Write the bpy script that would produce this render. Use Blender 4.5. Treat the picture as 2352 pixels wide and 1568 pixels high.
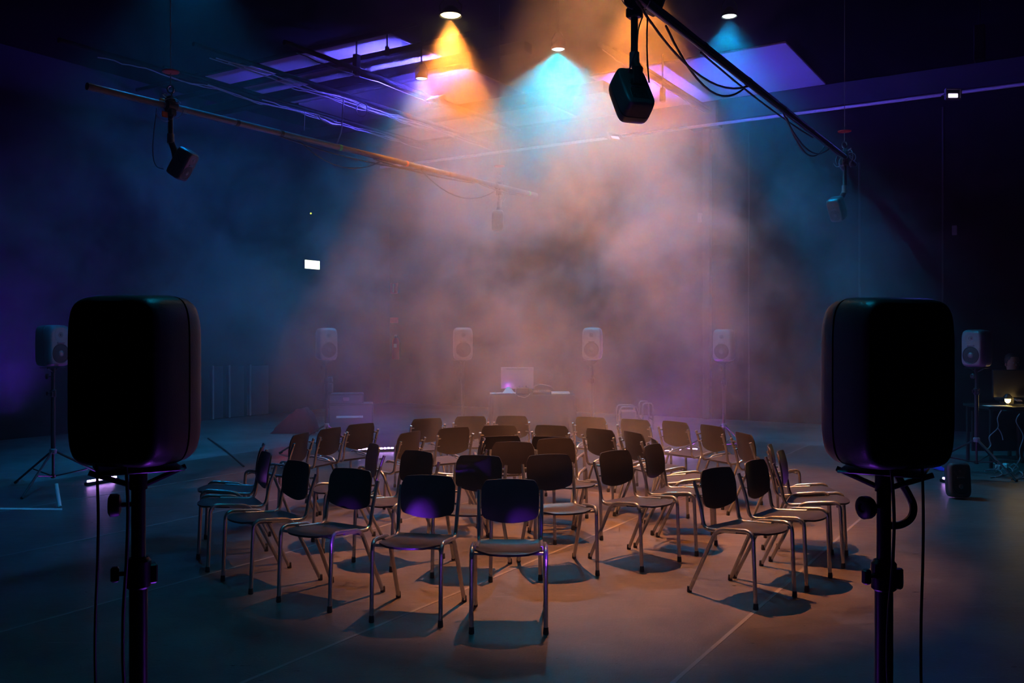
import bpy, math, random
from mathutils import Vector, Matrix, Euler
R = math.radians
PI = math.pi
for o in list(bpy.data.objects):
    bpy.data.objects.remove(o)
S = bpy.context.scene
COL = S.collection
random.seed(7)

# ------------------------------------------------------------------ camera
F = 2050.0            # focal length in pixels of the 2352 px wide frame
HOR = 771.0           # picture row of the horizon
EYE = 1.58
cam_d = bpy.data.cameras.new('camera'); cam = bpy.data.objects.new('camera', cam_d); COL.objects.link(cam)
cam_d.sensor_width = 36.0; cam_d.lens = 36.0*F/2352.0
cam_d.shift_y = (HOR-784.0)/2352.0
cam_d.clip_start = 0.05; cam_d.clip_end = 100
cam.location = (0, 0, EYE); cam.rotation_euler = (R(90), 0, 0)
S.camera = cam

def at(u, v, d):      # point seen at pixel (u, v) at distance d in front of the camera
    return Vector(((u-1176.0)/F*d, d, EYE-(v-HOR)/F*d))
def atz(u, v, z):     # point seen at pixel (u, v) at height z
    return at(u, v, (EYE-z)*F/(v-HOR))

# ------------------------------------------------------------------ world, exposure
w = bpy.data.worlds.new('world'); S.world = w; w.use_nodes = True
w.node_tree.nodes['Background'].inputs[0].default_value = (0.10, 0.14, 0.35, 1)
w.node_tree.nodes['Background'].inputs[1].default_value = 0.0
S.view_settings.view_transform = 'Standard'; S.view_settings.look = 'None'
S.view_settings.gamma = 1.0; S.view_settings.exposure = 0.0; S.view_settings.use_curve_mapping = False
cy = S.cycles
cy.use_denoising = True
try: cy.denoiser = 'OPENIMAGEDENOISE'
except Exception: pass
cy.max_bounces = 3; cy.diffuse_bounces = 1; cy.glossy_bounces = 2; cy.transmission_bounces = 2; cy.volume_bounces = 0
cy.caustics_reflective = False; cy.caustics_refractive = False
cy.sample_clamp_indirect = 3.0
cy.volume_step_rate = 2.5; cy.volume_max_steps = 128
cy.use_adaptive_sampling = True; cy.adaptive_threshold = 0.30; cy.adaptive_min_samples = 28
cy.use_light_tree = False

WARM = (1.0, 0.27, 0.035)
CYAN = (0.0, 0.50, 0.88)
DEEP = (0.0, 0.22, 0.75)
VIOLET = (0.09, 0.07, 1.0)
MAGENTA = (0.42, 0.02, 0.95)

def light(name, kind, loc, power, color, **kw):
    d = bpy.data.lights.new(name, kind); o = bpy.data.objects.new(name, d); COL.objects.link(o)
    o.location = loc; d.energy = power; d.color = color
    aim = kw.pop('aim', None)
    for k, v in kw.items(): setattr(d, k, v)
    if aim is not None:
        o.rotation_euler = (Vector(aim)-Vector(loc)).to_track_quat('-Z', 'Y').to_euler()
    return o

# ------------------------------------------------------------------ materials
def mat(name, col, rough=0.5, metal=0.0, spec=0.5, emit=None, estr=0.0, bump=0.0, bscale=60.0, var=0.0, vscale=4.0, coat=0.0):
    m = bpy.data.materials.new(name); m.use_nodes = True
    nt = m.node_tree; b = nt.nodes['Principled BSDF']
    b.inputs['Base Color'].default_value = (*col, 1); b.inputs['Roughness'].default_value = rough
    b.inputs['Metallic'].default_value = metal; b.inputs['Specular IOR Level'].default_value = spec
    b.inputs['Coat Weight'].default_value = coat
    tc = nt.nodes.new('ShaderNodeTexCoord')
    if var > 0:
        n = nt.nodes.new('ShaderNodeTexNoise'); n.inputs['Scale'].default_value = vscale; n.inputs['Detail'].default_value = 5
        nt.links.new(tc.outputs['Object'], n.inputs['Vector'])
        r = nt.nodes.new('ShaderNodeMapRange'); r.inputs[1].default_value = 0.3; r.inputs[2].default_value = 0.7
        r.inputs[3].default_value = 1-var; r.inputs[4].default_value = 1+var
        nt.links.new(n.outputs[0], r.inputs[0])
        x = nt.nodes.new('ShaderNodeVectorMath'); x.operation = 'SCALE'; x.inputs[0].default_value = col
        nt.links.new(r.outputs[0], x.inputs['Scale']); nt.links.new(x.outputs[0], b.inputs['Base Color'])
    if bump > 0:
        n2 = nt.nodes.new('ShaderNodeTexNoise'); n2.inputs['Scale'].default_value = bscale; n2.inputs['Detail'].default_value = 3
        nt.links.new(tc.outputs['Object'], n2.inputs['Vector'])
        bp = nt.nodes.new('ShaderNodeBump'); bp.inputs['Strength'].default_value = bump; bp.inputs['Distance'].default_value = 0.01
        nt.links.new(n2.outputs[0], bp.inputs['Height']); nt.links.new(bp.outputs[0], b.inputs['Normal'])
    if emit:
        b.inputs['Emission Color'].default_value = (*emit, 1); b.inputs['Emission Strength'].default_value = estr
    return m

M = {}
M['steel'] = mat('painted_steel_tube', (0.46, 0.46, 0.47), 0.27, 0.8, bump=0.02, bscale=40)
M['seat'] = mat('seat_laminate', (0.038, 0.032, 0.032), 0.36, 0, 0.5, bump=0.06, bscale=180, var=0.15, vscale=9)
M['back'] = mat('back_laminate', (0.034, 0.027, 0.027), 0.36, 0, 0.5, bump=0.05, bscale=180, var=0.15, vscale=9)
M['rubber'] = mat('black_rubber', (0.012, 0.012, 0.013), 0.6, bump=0.05)
M['cab'] = mat('speaker_cabinet', (0.055, 0.055, 0.06), 0.36, 0.25, 0.5, bump=0.10, bscale=260)
M['cab_small'] = mat('grey_speaker_cabinet', (0.16, 0.16, 0.17), 0.42, 0.2, 0.5, bump=0.08, bscale=260)
M['seam'] = mat('cabinet_gasket', (0.004, 0.004, 0.004), 0.7, bump=0.03)
M['cone'] = mat('woofer_grille', (0.02, 0.02, 0.022), 0.5, 0.3, bump=0.2, bscale=300)
M['cone_cap'] = mat('woofer_cap', (0.18, 0.18, 0.19), 0.25, 0.5, bump=0.03)
M['black'] = mat('black_powder_coat', (0.012, 0.012, 0.013), 0.42, 0.2, bump=0.05)
M['chrome'] = mat('bare_metal', (0.55, 0.55, 0.57), 0.25, 1.0, bump=0.02)
M['pipe'] = mat('alloy_pipe', (0.11, 0.12, 0.125), 0.36, 0.0, 0.6, bump=0.05, bscale=30, var=0.2)
M['blackpipe'] = mat('black_pipe', (0.035, 0.035, 0.037), 0.38, 0.5, bump=0.05, bscale=30)
M['cable'] = mat('cable_rubber', (0.03, 0.03, 0.033), 0.45, bump=0.04)
M['cable_grey'] = mat('grey_cable', (0.25, 0.25, 0.27), 0.45, bump=0.04)
M['orange_tag'] = mat('orange_tag', (0.9, 0.25, 0.02), 0.5, bump=0.02)
M['red_disc'] = mat('red_plastic', (0.5, 0.02, 0.02), 0.5, bump=0.02)
M['green_tape'] = mat('green_tape', (0.05, 0.6, 0.15), 0.5, bump=0.02)
M['cloth'] = mat('black_cloth', (0.018, 0.018, 0.02), 0.9, bump=0.2, bscale=200)
M['wall'] = mat('black_wall', (0.010, 0.010, 0.011), 0.9, 0, 0.04, bump=0.01, bscale=4)
M['ceil'] = mat('ceiling_board', (0.35, 0.35, 0.38), 0.9, 0, 0.1, bump=0.01, bscale=4)
M['beam'] = mat('ceiling_beam', (0.008, 0.008, 0.009), 0.8, 0, 0.05, bump=0.01, bscale=4)
M['black_ceiling'] = mat('black_ceiling', (0.004, 0.004, 0.0045), 0.9, 0, 0.0, bump=0.01, bscale=4)
M['white'] = mat('plain_white', (0.7, 0.68, 0.65), 0.6, bump=0.05)
M['silver_case'] = mat('case_board', (0.10, 0.09, 0.11), 0.5, bump=0.1)
M['led'] = mat('led_strip', (0.1, 0.1, 0.1), 0.4, emit=(0.60, 0.30, 1.0), estr=22, bump=0.01)
M['lamp_warm'] = mat('warm_lens', (0.1, 0.1, 0.1), 0.4, emit=(1.0, 0.72, 0.30), estr=9, bump=0.01)
M['lamp_cool'] = mat('cool_lens', (0.1, 0.1, 0.1), 0.4, emit=(0.75, 0.97, 1.0), estr=6, bump=0.01)
M['flood_lens'] = mat('flood_lens', (0.1, 0.1, 0.1), 0.4, emit=(0.75, 0.6, 1.0), estr=2.5, bump=0.01)
M['exit'] = mat('exit_panel', (0.3, 0.6, 0.4), 0.4, emit=(0.85, 1.0, 0.75), estr=3.0, bump=0.01)
M['exit_green'] = mat('exit_symbol', (0.0, 0.4, 0.1), 0.4, emit=(0.02, 0.6, 0.15), estr=1.0, bump=0.01)
M['desk_lamp'] = mat('desk_lamp_glass', (0.4, 0.3, 0.1), 0.4, emit=(1.0, 0.72, 0.25), estr=6, bump=0.01)
M['drape'] = mat('dark_red_drape', (0.16, 0.008, 0.02), 0.9, bump=0.1)
M['red'] = mat('red_enamel', (0.55, 0.02, 0.03), 0.35, bump=0.02)
M['skin'] = mat('skin', (0.42, 0.22, 0.15), 0.55, bump=0.1, bscale=80)
M['screen'] = mat('screen_back', (0.22, 0.20, 0.22), 0.4, 0.2, bump=0.03)
M['tape'] = mat('seam_tape', (0.20, 0.19, 0.19), 0.4, bump=0.03)
M['ledge'] = mat('ledge_paint', (0.035, 0.035, 0.04), 0.8, 0, 0.1, bump=0.01, bscale=4)
M['white_pipe'] = mat('pale_pipe', (0.6, 0.6, 0.6), 0.4, bump=0.03)
M['duct'] = mat('duct_grey', (0.035, 0.045, 0.04), 0.6, bump=0.05)
M['blue'] = mat('blue_cable', (0.02, 0.05, 0.6), 0.4, bump=0.03)
M['paper'] = mat('white_paper', (0.75, 0.72, 0.68), 0.7, bump=0.1)
M['led_yellow'] = mat('yellow_indicator', (0.4, 0.4, 0), 0.4, emit=(0.9, 0.9, 0.05), estr=2.0, bump=0.01)

def floor_mat(name, base, seam_w, seam_gap, ang, rough):
    m = bpy.data.materials.new(name); m.use_nodes = True; nt = m.node_tree; b = nt.nodes['Principled BSDF']
    tc = nt.nodes.new('ShaderNodeTexCoord')
    def N(t, **k):
        n = nt.nodes.new(t)
        for a, c in k.items(): setattr(n, a, c)
        return n
    L = nt.links.new
    mp = N('ShaderNodeMapping'); mp.inputs['Rotation'].default_value = (0, 0, ang); L(tc.outputs['Object'], mp.inputs[0])
    n1 = N('ShaderNodeTexNoise'); n1.inputs['Scale'].default_value = 1.3; n1.inputs['Detail'].default_value = 8; n1.inputs['Roughness'].default_value = 0.65
    L(mp.outputs[0], n1.inputs['Vector'])
    st = N('ShaderNodeMapping'); st.inputs['Scale'].default_value = (2.0, 14.0, 1); st.inputs['Rotation'].default_value = (0, 0, 0.6); L(tc.outputs['Object'], st.inputs[0])
    n2 = N('ShaderNodeTexNoise'); n2.inputs['Scale'].default_value = 2.5; n2.inputs['Detail'].default_value = 8; n2.inputs['Roughness'].default_value = 0.7
    L(st.outputs[0], n2.inputs['Vector'])
    a1 = N('ShaderNodeMath', operation='ADD'); L(n1.outputs[0], a1.inputs[0]); L(n2.outputs[0], a1.inputs[1])
    mr = N('ShaderNodeMapRange'); mr.inputs[1].default_value = 0.75; mr.inputs[2].default_value = 1.3; mr.inputs[3].default_value = 0.45; mr.inputs[4].default_value = 1.75
    L(a1.outputs[0], mr.inputs[0])
    # scuff marks: thin bright scratches
    sc = N('ShaderNodeMapping'); sc.inputs['Scale'].default_value = (1.5, 30, 1); sc.inputs['Rotation'].default_value = (0, 0, -0.5); L(tc.outputs['Object'], sc.inputs[0])
    n3 = N('ShaderNodeTexNoise'); n3.inputs['Scale'].default_value = 1.6; n3.inputs['Detail'].default_value = 2; n3.inputs['Distortion'].default_value = 1.2
    L(sc.outputs[0], n3.inputs['Vector'])
    m3 = N('ShaderNodeMapRange'); m3.inputs[1].default_value = 0.70; m3.inputs[2].default_value = 0.76; m3.inputs[3].default_value = 0; m3.inputs[4].default_value = 1.0
    L(n3.outputs[0], m3.inputs[0])
    a2 = N('ShaderNodeMath', operation='ADD'); L(mr.outputs[0], a2.inputs[0]); L(m3.outputs[0], a2.inputs[1])
    x = N('ShaderNodeVectorMath', operation='SCALE'); x.inputs[0].default_value = base
    L(a2.outputs[0], x.inputs['Scale']); L(x.outputs[0], b.inputs['Base Color'])
    rr = N('ShaderNodeMapRange'); rr.inputs[1].default_value = 0.3; rr.inputs[2].default_value = 0.7; rr.inputs[3].default_value = rough-0.1; rr.inputs[4].default_value = rough+0.14
    L(n2.outputs[0], rr.inputs[0]); L(rr.outputs[0], b.inputs['Roughness'])
    b.inputs['Specular IOR Level'].default_value = 0.45
    bp = N('ShaderNodeBump'); bp.inputs['Strength'].default_value = 0.12; bp.inputs['Distance'].default_value = 0.01
    n4 = N('ShaderNodeTexNoise'); n4.inputs['Scale'].default_value = 90; L(tc.outputs['Object'], n4.inputs['Vector'])
    L(n4.outputs[0], bp.inputs['Height']); L(bp.outputs[0], b.inputs['Normal'])
    return m
M['mat_floor'] = floor_mat('dance_vinyl', (0.088, 0.078, 0.076), 0, 0, 0, 0.36)
M['floor'] = floor_mat('painted_floor', (0.16, 0.17, 0.18), 0, 0, 0, 0.42)

# ------------------------------------------------------------------ mesh builder
class MB:
    def __init__(s): s.v = []; s.f = []
    def add(s, vs, fs):
        k = len(s.v); s.v += [tuple(p) for p in vs]; s.f += [tuple(i+k for i in q) for q in fs]; return s
    def box(s, c, size, rot=None, bev=0.0):
        x, y, z = [a/2 for a in size]; c = Vector(c)
        if bev <= 0:
            vs = [Vector((sx*x, sy*y, sz*z)) for sz in (-1, 1) for sy in (-1, 1) for sx in (-1, 1)]
            fs = [(0, 2, 3, 1), (4, 5, 7, 6), (0, 1, 5, 4), (2, 6, 7, 3), (0, 4, 6, 2), (1, 3, 7, 5)]
        else:
            b = min(bev, x*.95, y*.95, z*.95); vs = []; fs = []
            rings = [(z, b), (z-b, 0), (-z+b, 0), (-z, b)]
            for zz, ins in rings:
                X, Y = x-ins, y-ins; cc = b
                if ins: X, Y, cc = x-b, y-b, b*0.4
                pts = [(X-cc, Y), (X, Y-cc), (X, -Y+cc), (X-cc, -Y), (-X+cc, -Y), (-X, -Y+cc), (-X, Y-cc), (-X+cc, Y)]
                vs += [Vector((p[0], p[1], zz)) for p in pts]
            for r in range(3):
                for i in range(8):
                    j = (i+1) % 8
                    fs.append((r*8+i, r*8+j, r*8+8+j, r*8+8+i))
            fs.append(tuple(range(7, -1, -1))); fs.append(tuple(range(24, 32)))
        if rot is not None: vs = [rot @ p for p in vs]
        return s.add([c+p for p in vs], fs)
    def tube(s, path, r, n=8, caps=True):
        P = [Vector(p) for p in path]; m = len(P)
        rs = r if isinstance(r, (list, tuple)) else [r]*m
        T = []
        for i in range(m):
            a = P[max(i-1, 0)]; b = P[min(i+1, m-1)]; t = (b-a)
            T.append(t.normalized() if t.length > 1e-9 else Vector((0, 0, 1)))
        ref = Vector((0, 0, 1)) if abs(T[0].z) < 0.9 else Vector((1, 0, 0))
        N = (ref - T[0]*ref.dot(T[0])).normalized()
        vs = []; fs = []
        for i in range(m):
            if i:
                N = N - T[i]*N.dot(T[i])
                N = N.normalized() if N.length > 1e-6 else T[i].orthogonal().normalized()
            B = T[i].cross(N)
            for k in range(n):
                a = 2*PI*k/n
                vs.append(P[i] + (N*math.cos(a)+B*math.sin(a))*rs[i])
        for i in range(m-1):
            for k in range(n):
                j = (k+1) % n
                fs.append((i*n+k, i*n+j, i*n+n+j, i*n+n+k))
        if caps:
            fs.append(tuple(range(n-1, -1, -1))); fs.append(tuple((m-1)*n+k for k in range(n)))
        return s.add(vs, fs)
    def cyl(s, a, b, r, n=14, r2=None): return s.tube([a, b], [r, r if r2 is None else r2], n)
    def lathe(s, prof, c=(0, 0, 0), axis=(0, 0, 1), n=20, caps=True):   # prof: (radius, height) list
        A = Vector(axis).normalized(); U = A.orthogonal().normalized(); W = A.cross(U); c = Vector(c)
        vs = []; fs = []
        for (r, h) in prof:
            for k in range(n):
                a = 2*PI*k/n; vs.append(c + A*h + (U*math.cos(a)+W*math.sin(a))*r)
        for i in range(len(prof)-1):
            for k in range(n):
                j = (k+1) % n
                fs.append((i*n+k, i*n+j, i*n+n+j, i*n+n+k))
        if caps:
            fs.append(tuple(range(n-1, -1, -1))); fs.append(tuple((len(prof)-1)*n+k for k in range(n)))
        return s.add(vs, fs)
    def xf(s, mtx):
        s.v = [tuple(mtx @ Vector(p)) for p in s.v]; return s
    def build(s, name, m, parent=None, smooth=True):
        me = bpy.data.meshes.new(name); me.from_pydata(s.v, [], s.f); me.update()
        if smooth:
            for p in me.polygons: p.use_smooth = True
            me.set_sharp_from_angle(angle=R(38))
        me.materials.append(m)
        o = bpy.data.objects.new(name, me); COL.objects.link(o)
        if parent is not None: o.parent = parent
        return o

def tag(o, label, cat, group=None, kind=None):
    o['label'] = label; o['category'] = cat
    if group: o['group'] = group
    if kind: o['kind'] = kind
    return o
def struct(o): o['kind'] = 'structure'; return o
def thing(name, label, cat, loc=(0, 0, 0), rot=(0, 0, 0), group=None):
    o = bpy.data.objects.new(name, None); COL.objects.link(o)
    o.empty_display_size = 0.1
    o.location = loc; o.rotation_euler = rot
    return tag(o, label, cat, group)
def dup(root, loc=None, rot=None, label=None, group=None):
    def cp(o, par):
        c = o.copy(); COL.objects.link(c); c.parent = par
        for ch in o.children: cp(ch, c)
        return c
    r = cp(root, None)
    if loc is not None: r.location = loc
    if rot is not None: r.rotation_euler = rot
    if label: r['label'] = label
    if group: r['group'] = group
    return r
def bend(pts, r=0.04, n=5):     # rounds the corners of a polyline
    P = [Vector(p) for p in pts]; out = [P[0]]
    for i in range(1, len(P)-1):
        a = (P[i-1]-P[i]); b = (P[i+1]-P[i]); ra = min(r, a.length*.45, b.length*.45)
        A = P[i]+a.normalized()*ra; B = P[i]+b.normalized()*ra
        for k in range(n+1):
            t = k/n; out.append(A*(1-t)**2 + P[i]*2*t*(1-t) + B*t*t)
    out.append(P[-1]); return out
def droop(a, b, sag, n=14):
    a, b = Vector(a), Vector(b)
    return [a.lerp(b, t/n) + Vector((0, 0, -sag*4*(t/n)*(1-t/n))) for t in range(n+1)]
def spline(pts, n=6):
    P = [Vector(p) for p in pts]; out = []
    for i in range(len(P)-1):
        p0 = P[max(i-1, 0)]; p1 = P[i]; p2 = P[i+1]; p3 = P[min(i+2, len(P)-1)]
        for k in range(n):
            t = k/n
            out.append(0.5*((2*p1)+(p2-p0)*t+(2*p0-5*p1+4*p2-p3)*t*t+(3*p1-p0-3*p2+p3)*t**3))
    out.append(P[-1]); return out

# ------------------------------------------------------------------ room shell (rotated 32 degrees to the view)
TH = R(32)
UD = Vector((math.sin(TH), math.cos(TH), 0)); VD = Vector((-math.cos(TH), math.sin(TH), 0))
H = 6.0
def uv(u, v, z=0): return UD*u + VD*v + Vector((0, 0, z))
UB, UF, VL, VR = 16.46, -2.5, 13.72, -6.0
rotR = Matrix((( UD.x, VD.x, 0), (UD.y, VD.y, 0), (0, 0, 1)))     # columns: u, v, z
def rbox(mb, u0, u1, v0, v1, z0, z1, bev=0.0):
    return mb.box(uv((u0+u1)/2, (v0+v1)/2, (z0+z1)/2), (abs(u1-u0), abs(v1-v0), abs(z1-z0)), rotR, bev)
struct(rbox(MB(), UF-.3, UB+.3, VR-.3, VL+.3, -.2, 0).build('floor', M['floor'], smooth=False))
struct(rbox(MB(), UF-.3, UB+.3, VR-.3, VL+.3, H, H+.2).build('ceiling', M['black_ceiling'], smooth=False))
for (u0, u1, v0, v1, lab) in ((9.95, 12.1, 8.4, 12.4, 'pale ceiling board lit violet, front one of the left patch'), (12.2, 15.9, 8.4, 12.4, 'pale ceiling board lit violet, rear one of the left patch'), (13.5, 16.1, 3.6, 6.9, 'pale ceiling board lit violet right of the top centre speaker'), (9.6, 13.2, -2.6, .9, 'dim blue ceiling board in the top right corner')):
    tag(rbox(MB(), u0, u1, v0, v1, H-.04, H-.002, .01).build('ceiling_board', M['ceil'], smooth=False), lab, 'ceiling board', 'pale boards on the black ceiling')
struct(rbox(MB(), UB, UB+.3, VR-.3, VL+.3, 0, H).build('wall_back', M['wall'], smooth=False))
struct(rbox(MB(), UF-.3, UB, VL, VL+.3, 0, H).build('wall_left', M['wall'], smooth=False))
struct(rbox(MB(), UF-.3, UB, VR-.3, VR, 0, H).build('wall_right', M['wall'], smooth=False))
struct(rbox(MB(), UF-.3, UF, VR, VL, 0, H).build('wall_front', M['wall'], smooth=False))
# vinyl dance floor laid on the painted floor, with taped seams
vm = rbox(MB(), -1.9, 13.2, -5.07, 9.45, 0.0, 0.004).build('dance_floor_mat', M['mat_floor'], smooth=False)
tag(vm, 'scuffed dark vinyl dance floor laid under all the chairs', 'floor mat')
for v in (-1.77, -0.12, 1.53, 3.19, 4.83, 6.48, 8.13):
    rbox(MB(), -1.9, 13.2, v-.011, v+.011, 0.004, 0.0052).build('seam_tape', M['tape'], vm, False)

# ------------------------------------------------------------------ chairs
def make_chair(label):
    t = thing('stacking_chair', label, 'chair', group=None)
    rt = 0.0122
    for s in (-1, 1):
        # side frame: front leg, seat rail and splayed rear leg bent from one tube
        p = bend([(s*.197, .205, .0), (s*.197, .185, .447), (s*.195, -.070, .420), (s*.205, -.275, 0.0)], .055)
        m = MB(); m.tube(p, rt, 10)
        k = len(p)//2
        i0 = next(i for i, q in enumerate(p) if q.z > .38)
        i1 = max(i for i, q in enumerate(p) if q.z > .38)
        MB().tube(p[:i0+1], rt, 10).build('leg', M['steel'], t)
        MB().tube(p[i0:i1+1], rt, 10).build('seat_rail', M['steel'], t)
        MB().tube(p[i1:], rt, 10).build('leg', M['steel'], t)
        for (x, y) in ((s*.197, .205), (s*.205, -.275)):
            MB().lathe([(.0135, 0), (.0155, .004), (.0135, .035), (.012, .038)], (x, y-(.0 if y > 0 else -.004), 0), n=10).build('foot_cap', M['rubber'], t)
        q = bend([(s*.178, .06, .420), (s*.176, -.180, .398), (s*.180, -.205, .54), (s*.181, -.255, .682)], .05)
        MB().tube(q, rt*.95, 10).build('back_upright', M['steel'], t)
        b = MB()
        for z, y in ((.655, -.252), (.585, -.232)):
            b.tube([(s*.181, y, z), (s*.158, y+.004, z), (s*.148, y+.010, z), (s*.148, y+.024, z)], .0065, 8)
            b.build('back_bolt', M['chrome'], t); b = MB()
        
    f = MB(); f.cyl((-.197, .168, .416), (.197, .168, .416), .009, 8); f.cyl((-.19, -.075, .392), (.19, -.075, .392), .009, 8)
    f.build('cross_bar', M['steel'], t)
    # seat: moulded plywood, dished, waterfall front with round corners
    nx, ny = 14, 14; vs = []; fs = []
    for side in (0, 1):
        for j in range(ny+1):
            ty = j/ny; y = -.170 + ty*.408
            for i in range(nx+1):
                tx = -1 + 2*i/nx
                hw = .181 if ty < .62 else .181*(1-((ty-.62)/.38)**3.2*.42)
                hw *= (1-.10*max(0, (.12-ty)/.12)**2)
                x = tx*hw
                z = .402 + .036*ty - .012*(1-tx*tx)*math.sin(PI*min(1, ty*1.15)) - .012*max(0, (ty-.80)/.20)**2
                z += .014*max(0, (.12-ty)/.12)**2
                yy = y - .022*max(0, ty-.7)/.3*(tx*tx)
                vs.append((x, yy, z - (0 if side == 0 else .011)))
    n1 = (nx+1)*(ny+1)
    for j in range(ny):
        for i in range(nx):
            a = j*(nx+1)+i; fs.append((a, a+1, a+nx+2, a+nx+1)); fs.append((n1+a, n1+a+nx+1, n1+a+nx+2, n1+a+1))
    rim = [i for i in range(nx+1)] + [(j)*(nx+1)+nx for j in range(1, ny+1)] + [ny*(nx+1)+i for i in range(nx-1, -1, -1)] + [j*(nx+1) for j in range(ny-1, 0, -1)]
    for a, b in zip(rim, rim[1:]+rim[:1]): fs.append((a, n1+a, n1+b, b))
    MB().add(vs, fs).build('seat', M['seat'], t)
    # backrest: curved plywood with rounded top corners and a bowed lower edge
    nx, nz = 26, 12; vs = []; fs = []
    for side in (0, 1):
        for j in range(nz+1):
            tz = j/nz
            for i in range(nx+1):
                tx = math.sin(PI/2*(-1 + 2*i/nx))
                top = .748 - .006*tx*tx - .026*max(0, (abs(tx)-.84)/.16)**2.6
                bot = .500 + .038*tx*tx + .020*max(0, (abs(tx)-.86)/.14)**2.6
                hw = .163 + .004*math.sin(PI*tz)
                if tz > .9: hw -= .008*((tz-.9)/.1)
                z = bot + (top-bot)*tz
                y = -.203 - (z-.5)*.16 + .022*tx*tx + .006*math.sin(PI*tz)
                vs.append((tx*hw, y + (0 if side else -.010), z))
    n1 = (nx+1)*(nz+1)
    for j in range(nz):
        for i in range(nx):
            a = j*(nx+1)+i; fs.append((a, a+1, a+nx+2, a+nx+1)); fs.append((n1+a, n1+a+nx+1, n1+a+nx+2, n1+a+1))
    rim = [i for i in range(nx+1)] + [(j)*(nx+1)+nx for j in range(1, nz+1)] + [nz*(nx+1)+i for i in range(nx-1, -1, -1)] + [j*(nx+1) for j in range(nz-1, 0, -1)]
    for a, b in zip(rim, rim[1:]+rim[:1]): fs.append((a, n1+a, n1+b, b))
    MB().add(vs, fs).build('backrest', M['back'], t)
    return t

CTR = Vector((0.0, 7.25, 0))
ZT = 0.748
# (u, v) of the middle of the top edge of the backrest, extra turn in degrees, forced distance, label
OUT = 'outer ring of chairs'; MID = 'middle ring of chairs'; INN = 'innermost chairs'
CH = [
 (1171, 1101, 0, None, OUT, 'front chair facing the camera, right of the nearest two, purple glow on its dark backrest'),
 (985, 1092, -4, None, OUT, 'front chair facing the camera, left of the nearest two, its backrest glowing purple low down'),
 (814, 1077, 0, None, OUT, 'dark-backed outer chair angled left, next left of the two front chairs'),
 (690, 1060, 0, None, OUT, 'outer chair turned left, second to the left of the two front chairs'),
 (618, 1040, 0, None, OUT, 'outer chair on the left edge with teal-lit seat, nearer of the two seen side-on'),
 (607, 1021, 0, None, OUT, 'outer chair furthest left, seen edge-on behind the nearer teal-lit one'),
 (697, 995, 0, None, OUT, 'outer chair seen from behind at the left end of the far arc'),
 (763, 983, 0, None, OUT, 'outer chair seen from behind, second from the left in the far arc'),
 (834, 973, 0, None, OUT, 'outer chair seen from behind, third from left in the far arc, beside the gap'),
 (983, 961, 0, None, OUT, 'far outer chair seen from behind, just right of the gap in the far left arc'),
 (1083, 956, 0, None, OUT, 'far outer chair seen from behind, below the second distant speaker from the left'),
 (1177, 955, 0, None, OUT, 'far outer chair seen from behind, straight in front of the cloth-covered table'),
 (1355, 958, 0, None, OUT, 'far outer chair seen from behind, below the third distant speaker from the left'),
 (1455, 963, 0, None, OUT, 'far outer chair seen from behind, next right of the one below the third distant speaker'),
 (1548, 968, 0, None, OUT, 'far outer chair seen from behind with purple light strip glowing past its right side'),
 (1631, 977, 0, None, OUT, 'far outer chair seen from behind, in front of the rightmost distant speaker stand'),
 (1703, 994, 0, None, OUT, 'outer chair seen from behind at the right end of the far arc'),
 (1764, 1023, 6, None, OUT, 'outer chair facing right, further of the two seen edge-on at the right edge'),
 (1787, 1037, 0, None, OUT, 'outer chair facing right, nearer of the two seen edge-on at the right edge'),
 (1727, 1058, 0, None, OUT, 'outer chair facing right with lit seat, just behind the black chair at the front right'),
 (1641, 1075, 0, None, OUT, 'black chair at the front right, nearest on that side, turned to the right'),
 (1101, 1046, 0, None, MID, 'middle-ring chair facing the camera, between and behind the two front chairs'),
 (1260, 1044, 0, None, MID, 'middle-ring chair facing the camera, right of the centre with orange-edged black backrest'),
 (1406, 1036, 0, None, MID, 'middle-ring chair turned slightly right with lit seat, alone in the right foreground gap'),
 (1492, 1022, 8, None, MID, 'middle-ring chair facing right, nearer of two narrow overlapping backrests'),
 (1498, 1006, 0, None, MID, 'middle-ring chair facing right, further of two narrow overlapping backrests'),
 (1450, 992, 0, None, MID, 'middle-ring chair seen from behind, rightmost of those turned away'),
 (1373, 985, 0, None, MID, 'middle-ring chair seen from behind, second from the right of those turned away'),
 (1266, 977, 0, None, MID, 'middle-ring chair seen from behind, right of the far centre'),
 (1147, 977, 0, None, MID, 'middle-ring chair seen from behind, left of the far centre'),
 (1045, 982, 0, None, MID, 'middle-ring chair seen from behind, second from the left of those turned away'),
 (947, 992, 0, None, MID, 'middle-ring chair seen from behind, leftmost of those turned away'),
 (866, 1021, 0, None, MID, 'middle-ring chair facing left, its curved backrest streaked with orange and purple light'),
 (964, 1036, 0, None, MID, 'middle-ring chair angled left, behind the left of the two front chairs'),
 (1177, 1015, 0, None, INN, 'innermost chair facing the camera at the very centre of the rings'),
 (1271, 1007, 12, None, INN, 'innermost chair turned to the right, its brown backrest edged in orange'),
 (1262, 1003, 0, None, INN, 'innermost chair turned away, right of the centre behind the brown-backed one'),
 (1153, 1002, 0, None, INN, 'innermost chair turned away, left of the centre with a bright orange top edge'),
 (1113, 1008, 0, None, INN, 'innermost chair facing left, seen edge-on beside the central chair'),
]
FORCE = {34: 183, 35: 152, 36: 20, 37: -12, 38: -95, 35: 145}
proto = None
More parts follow.
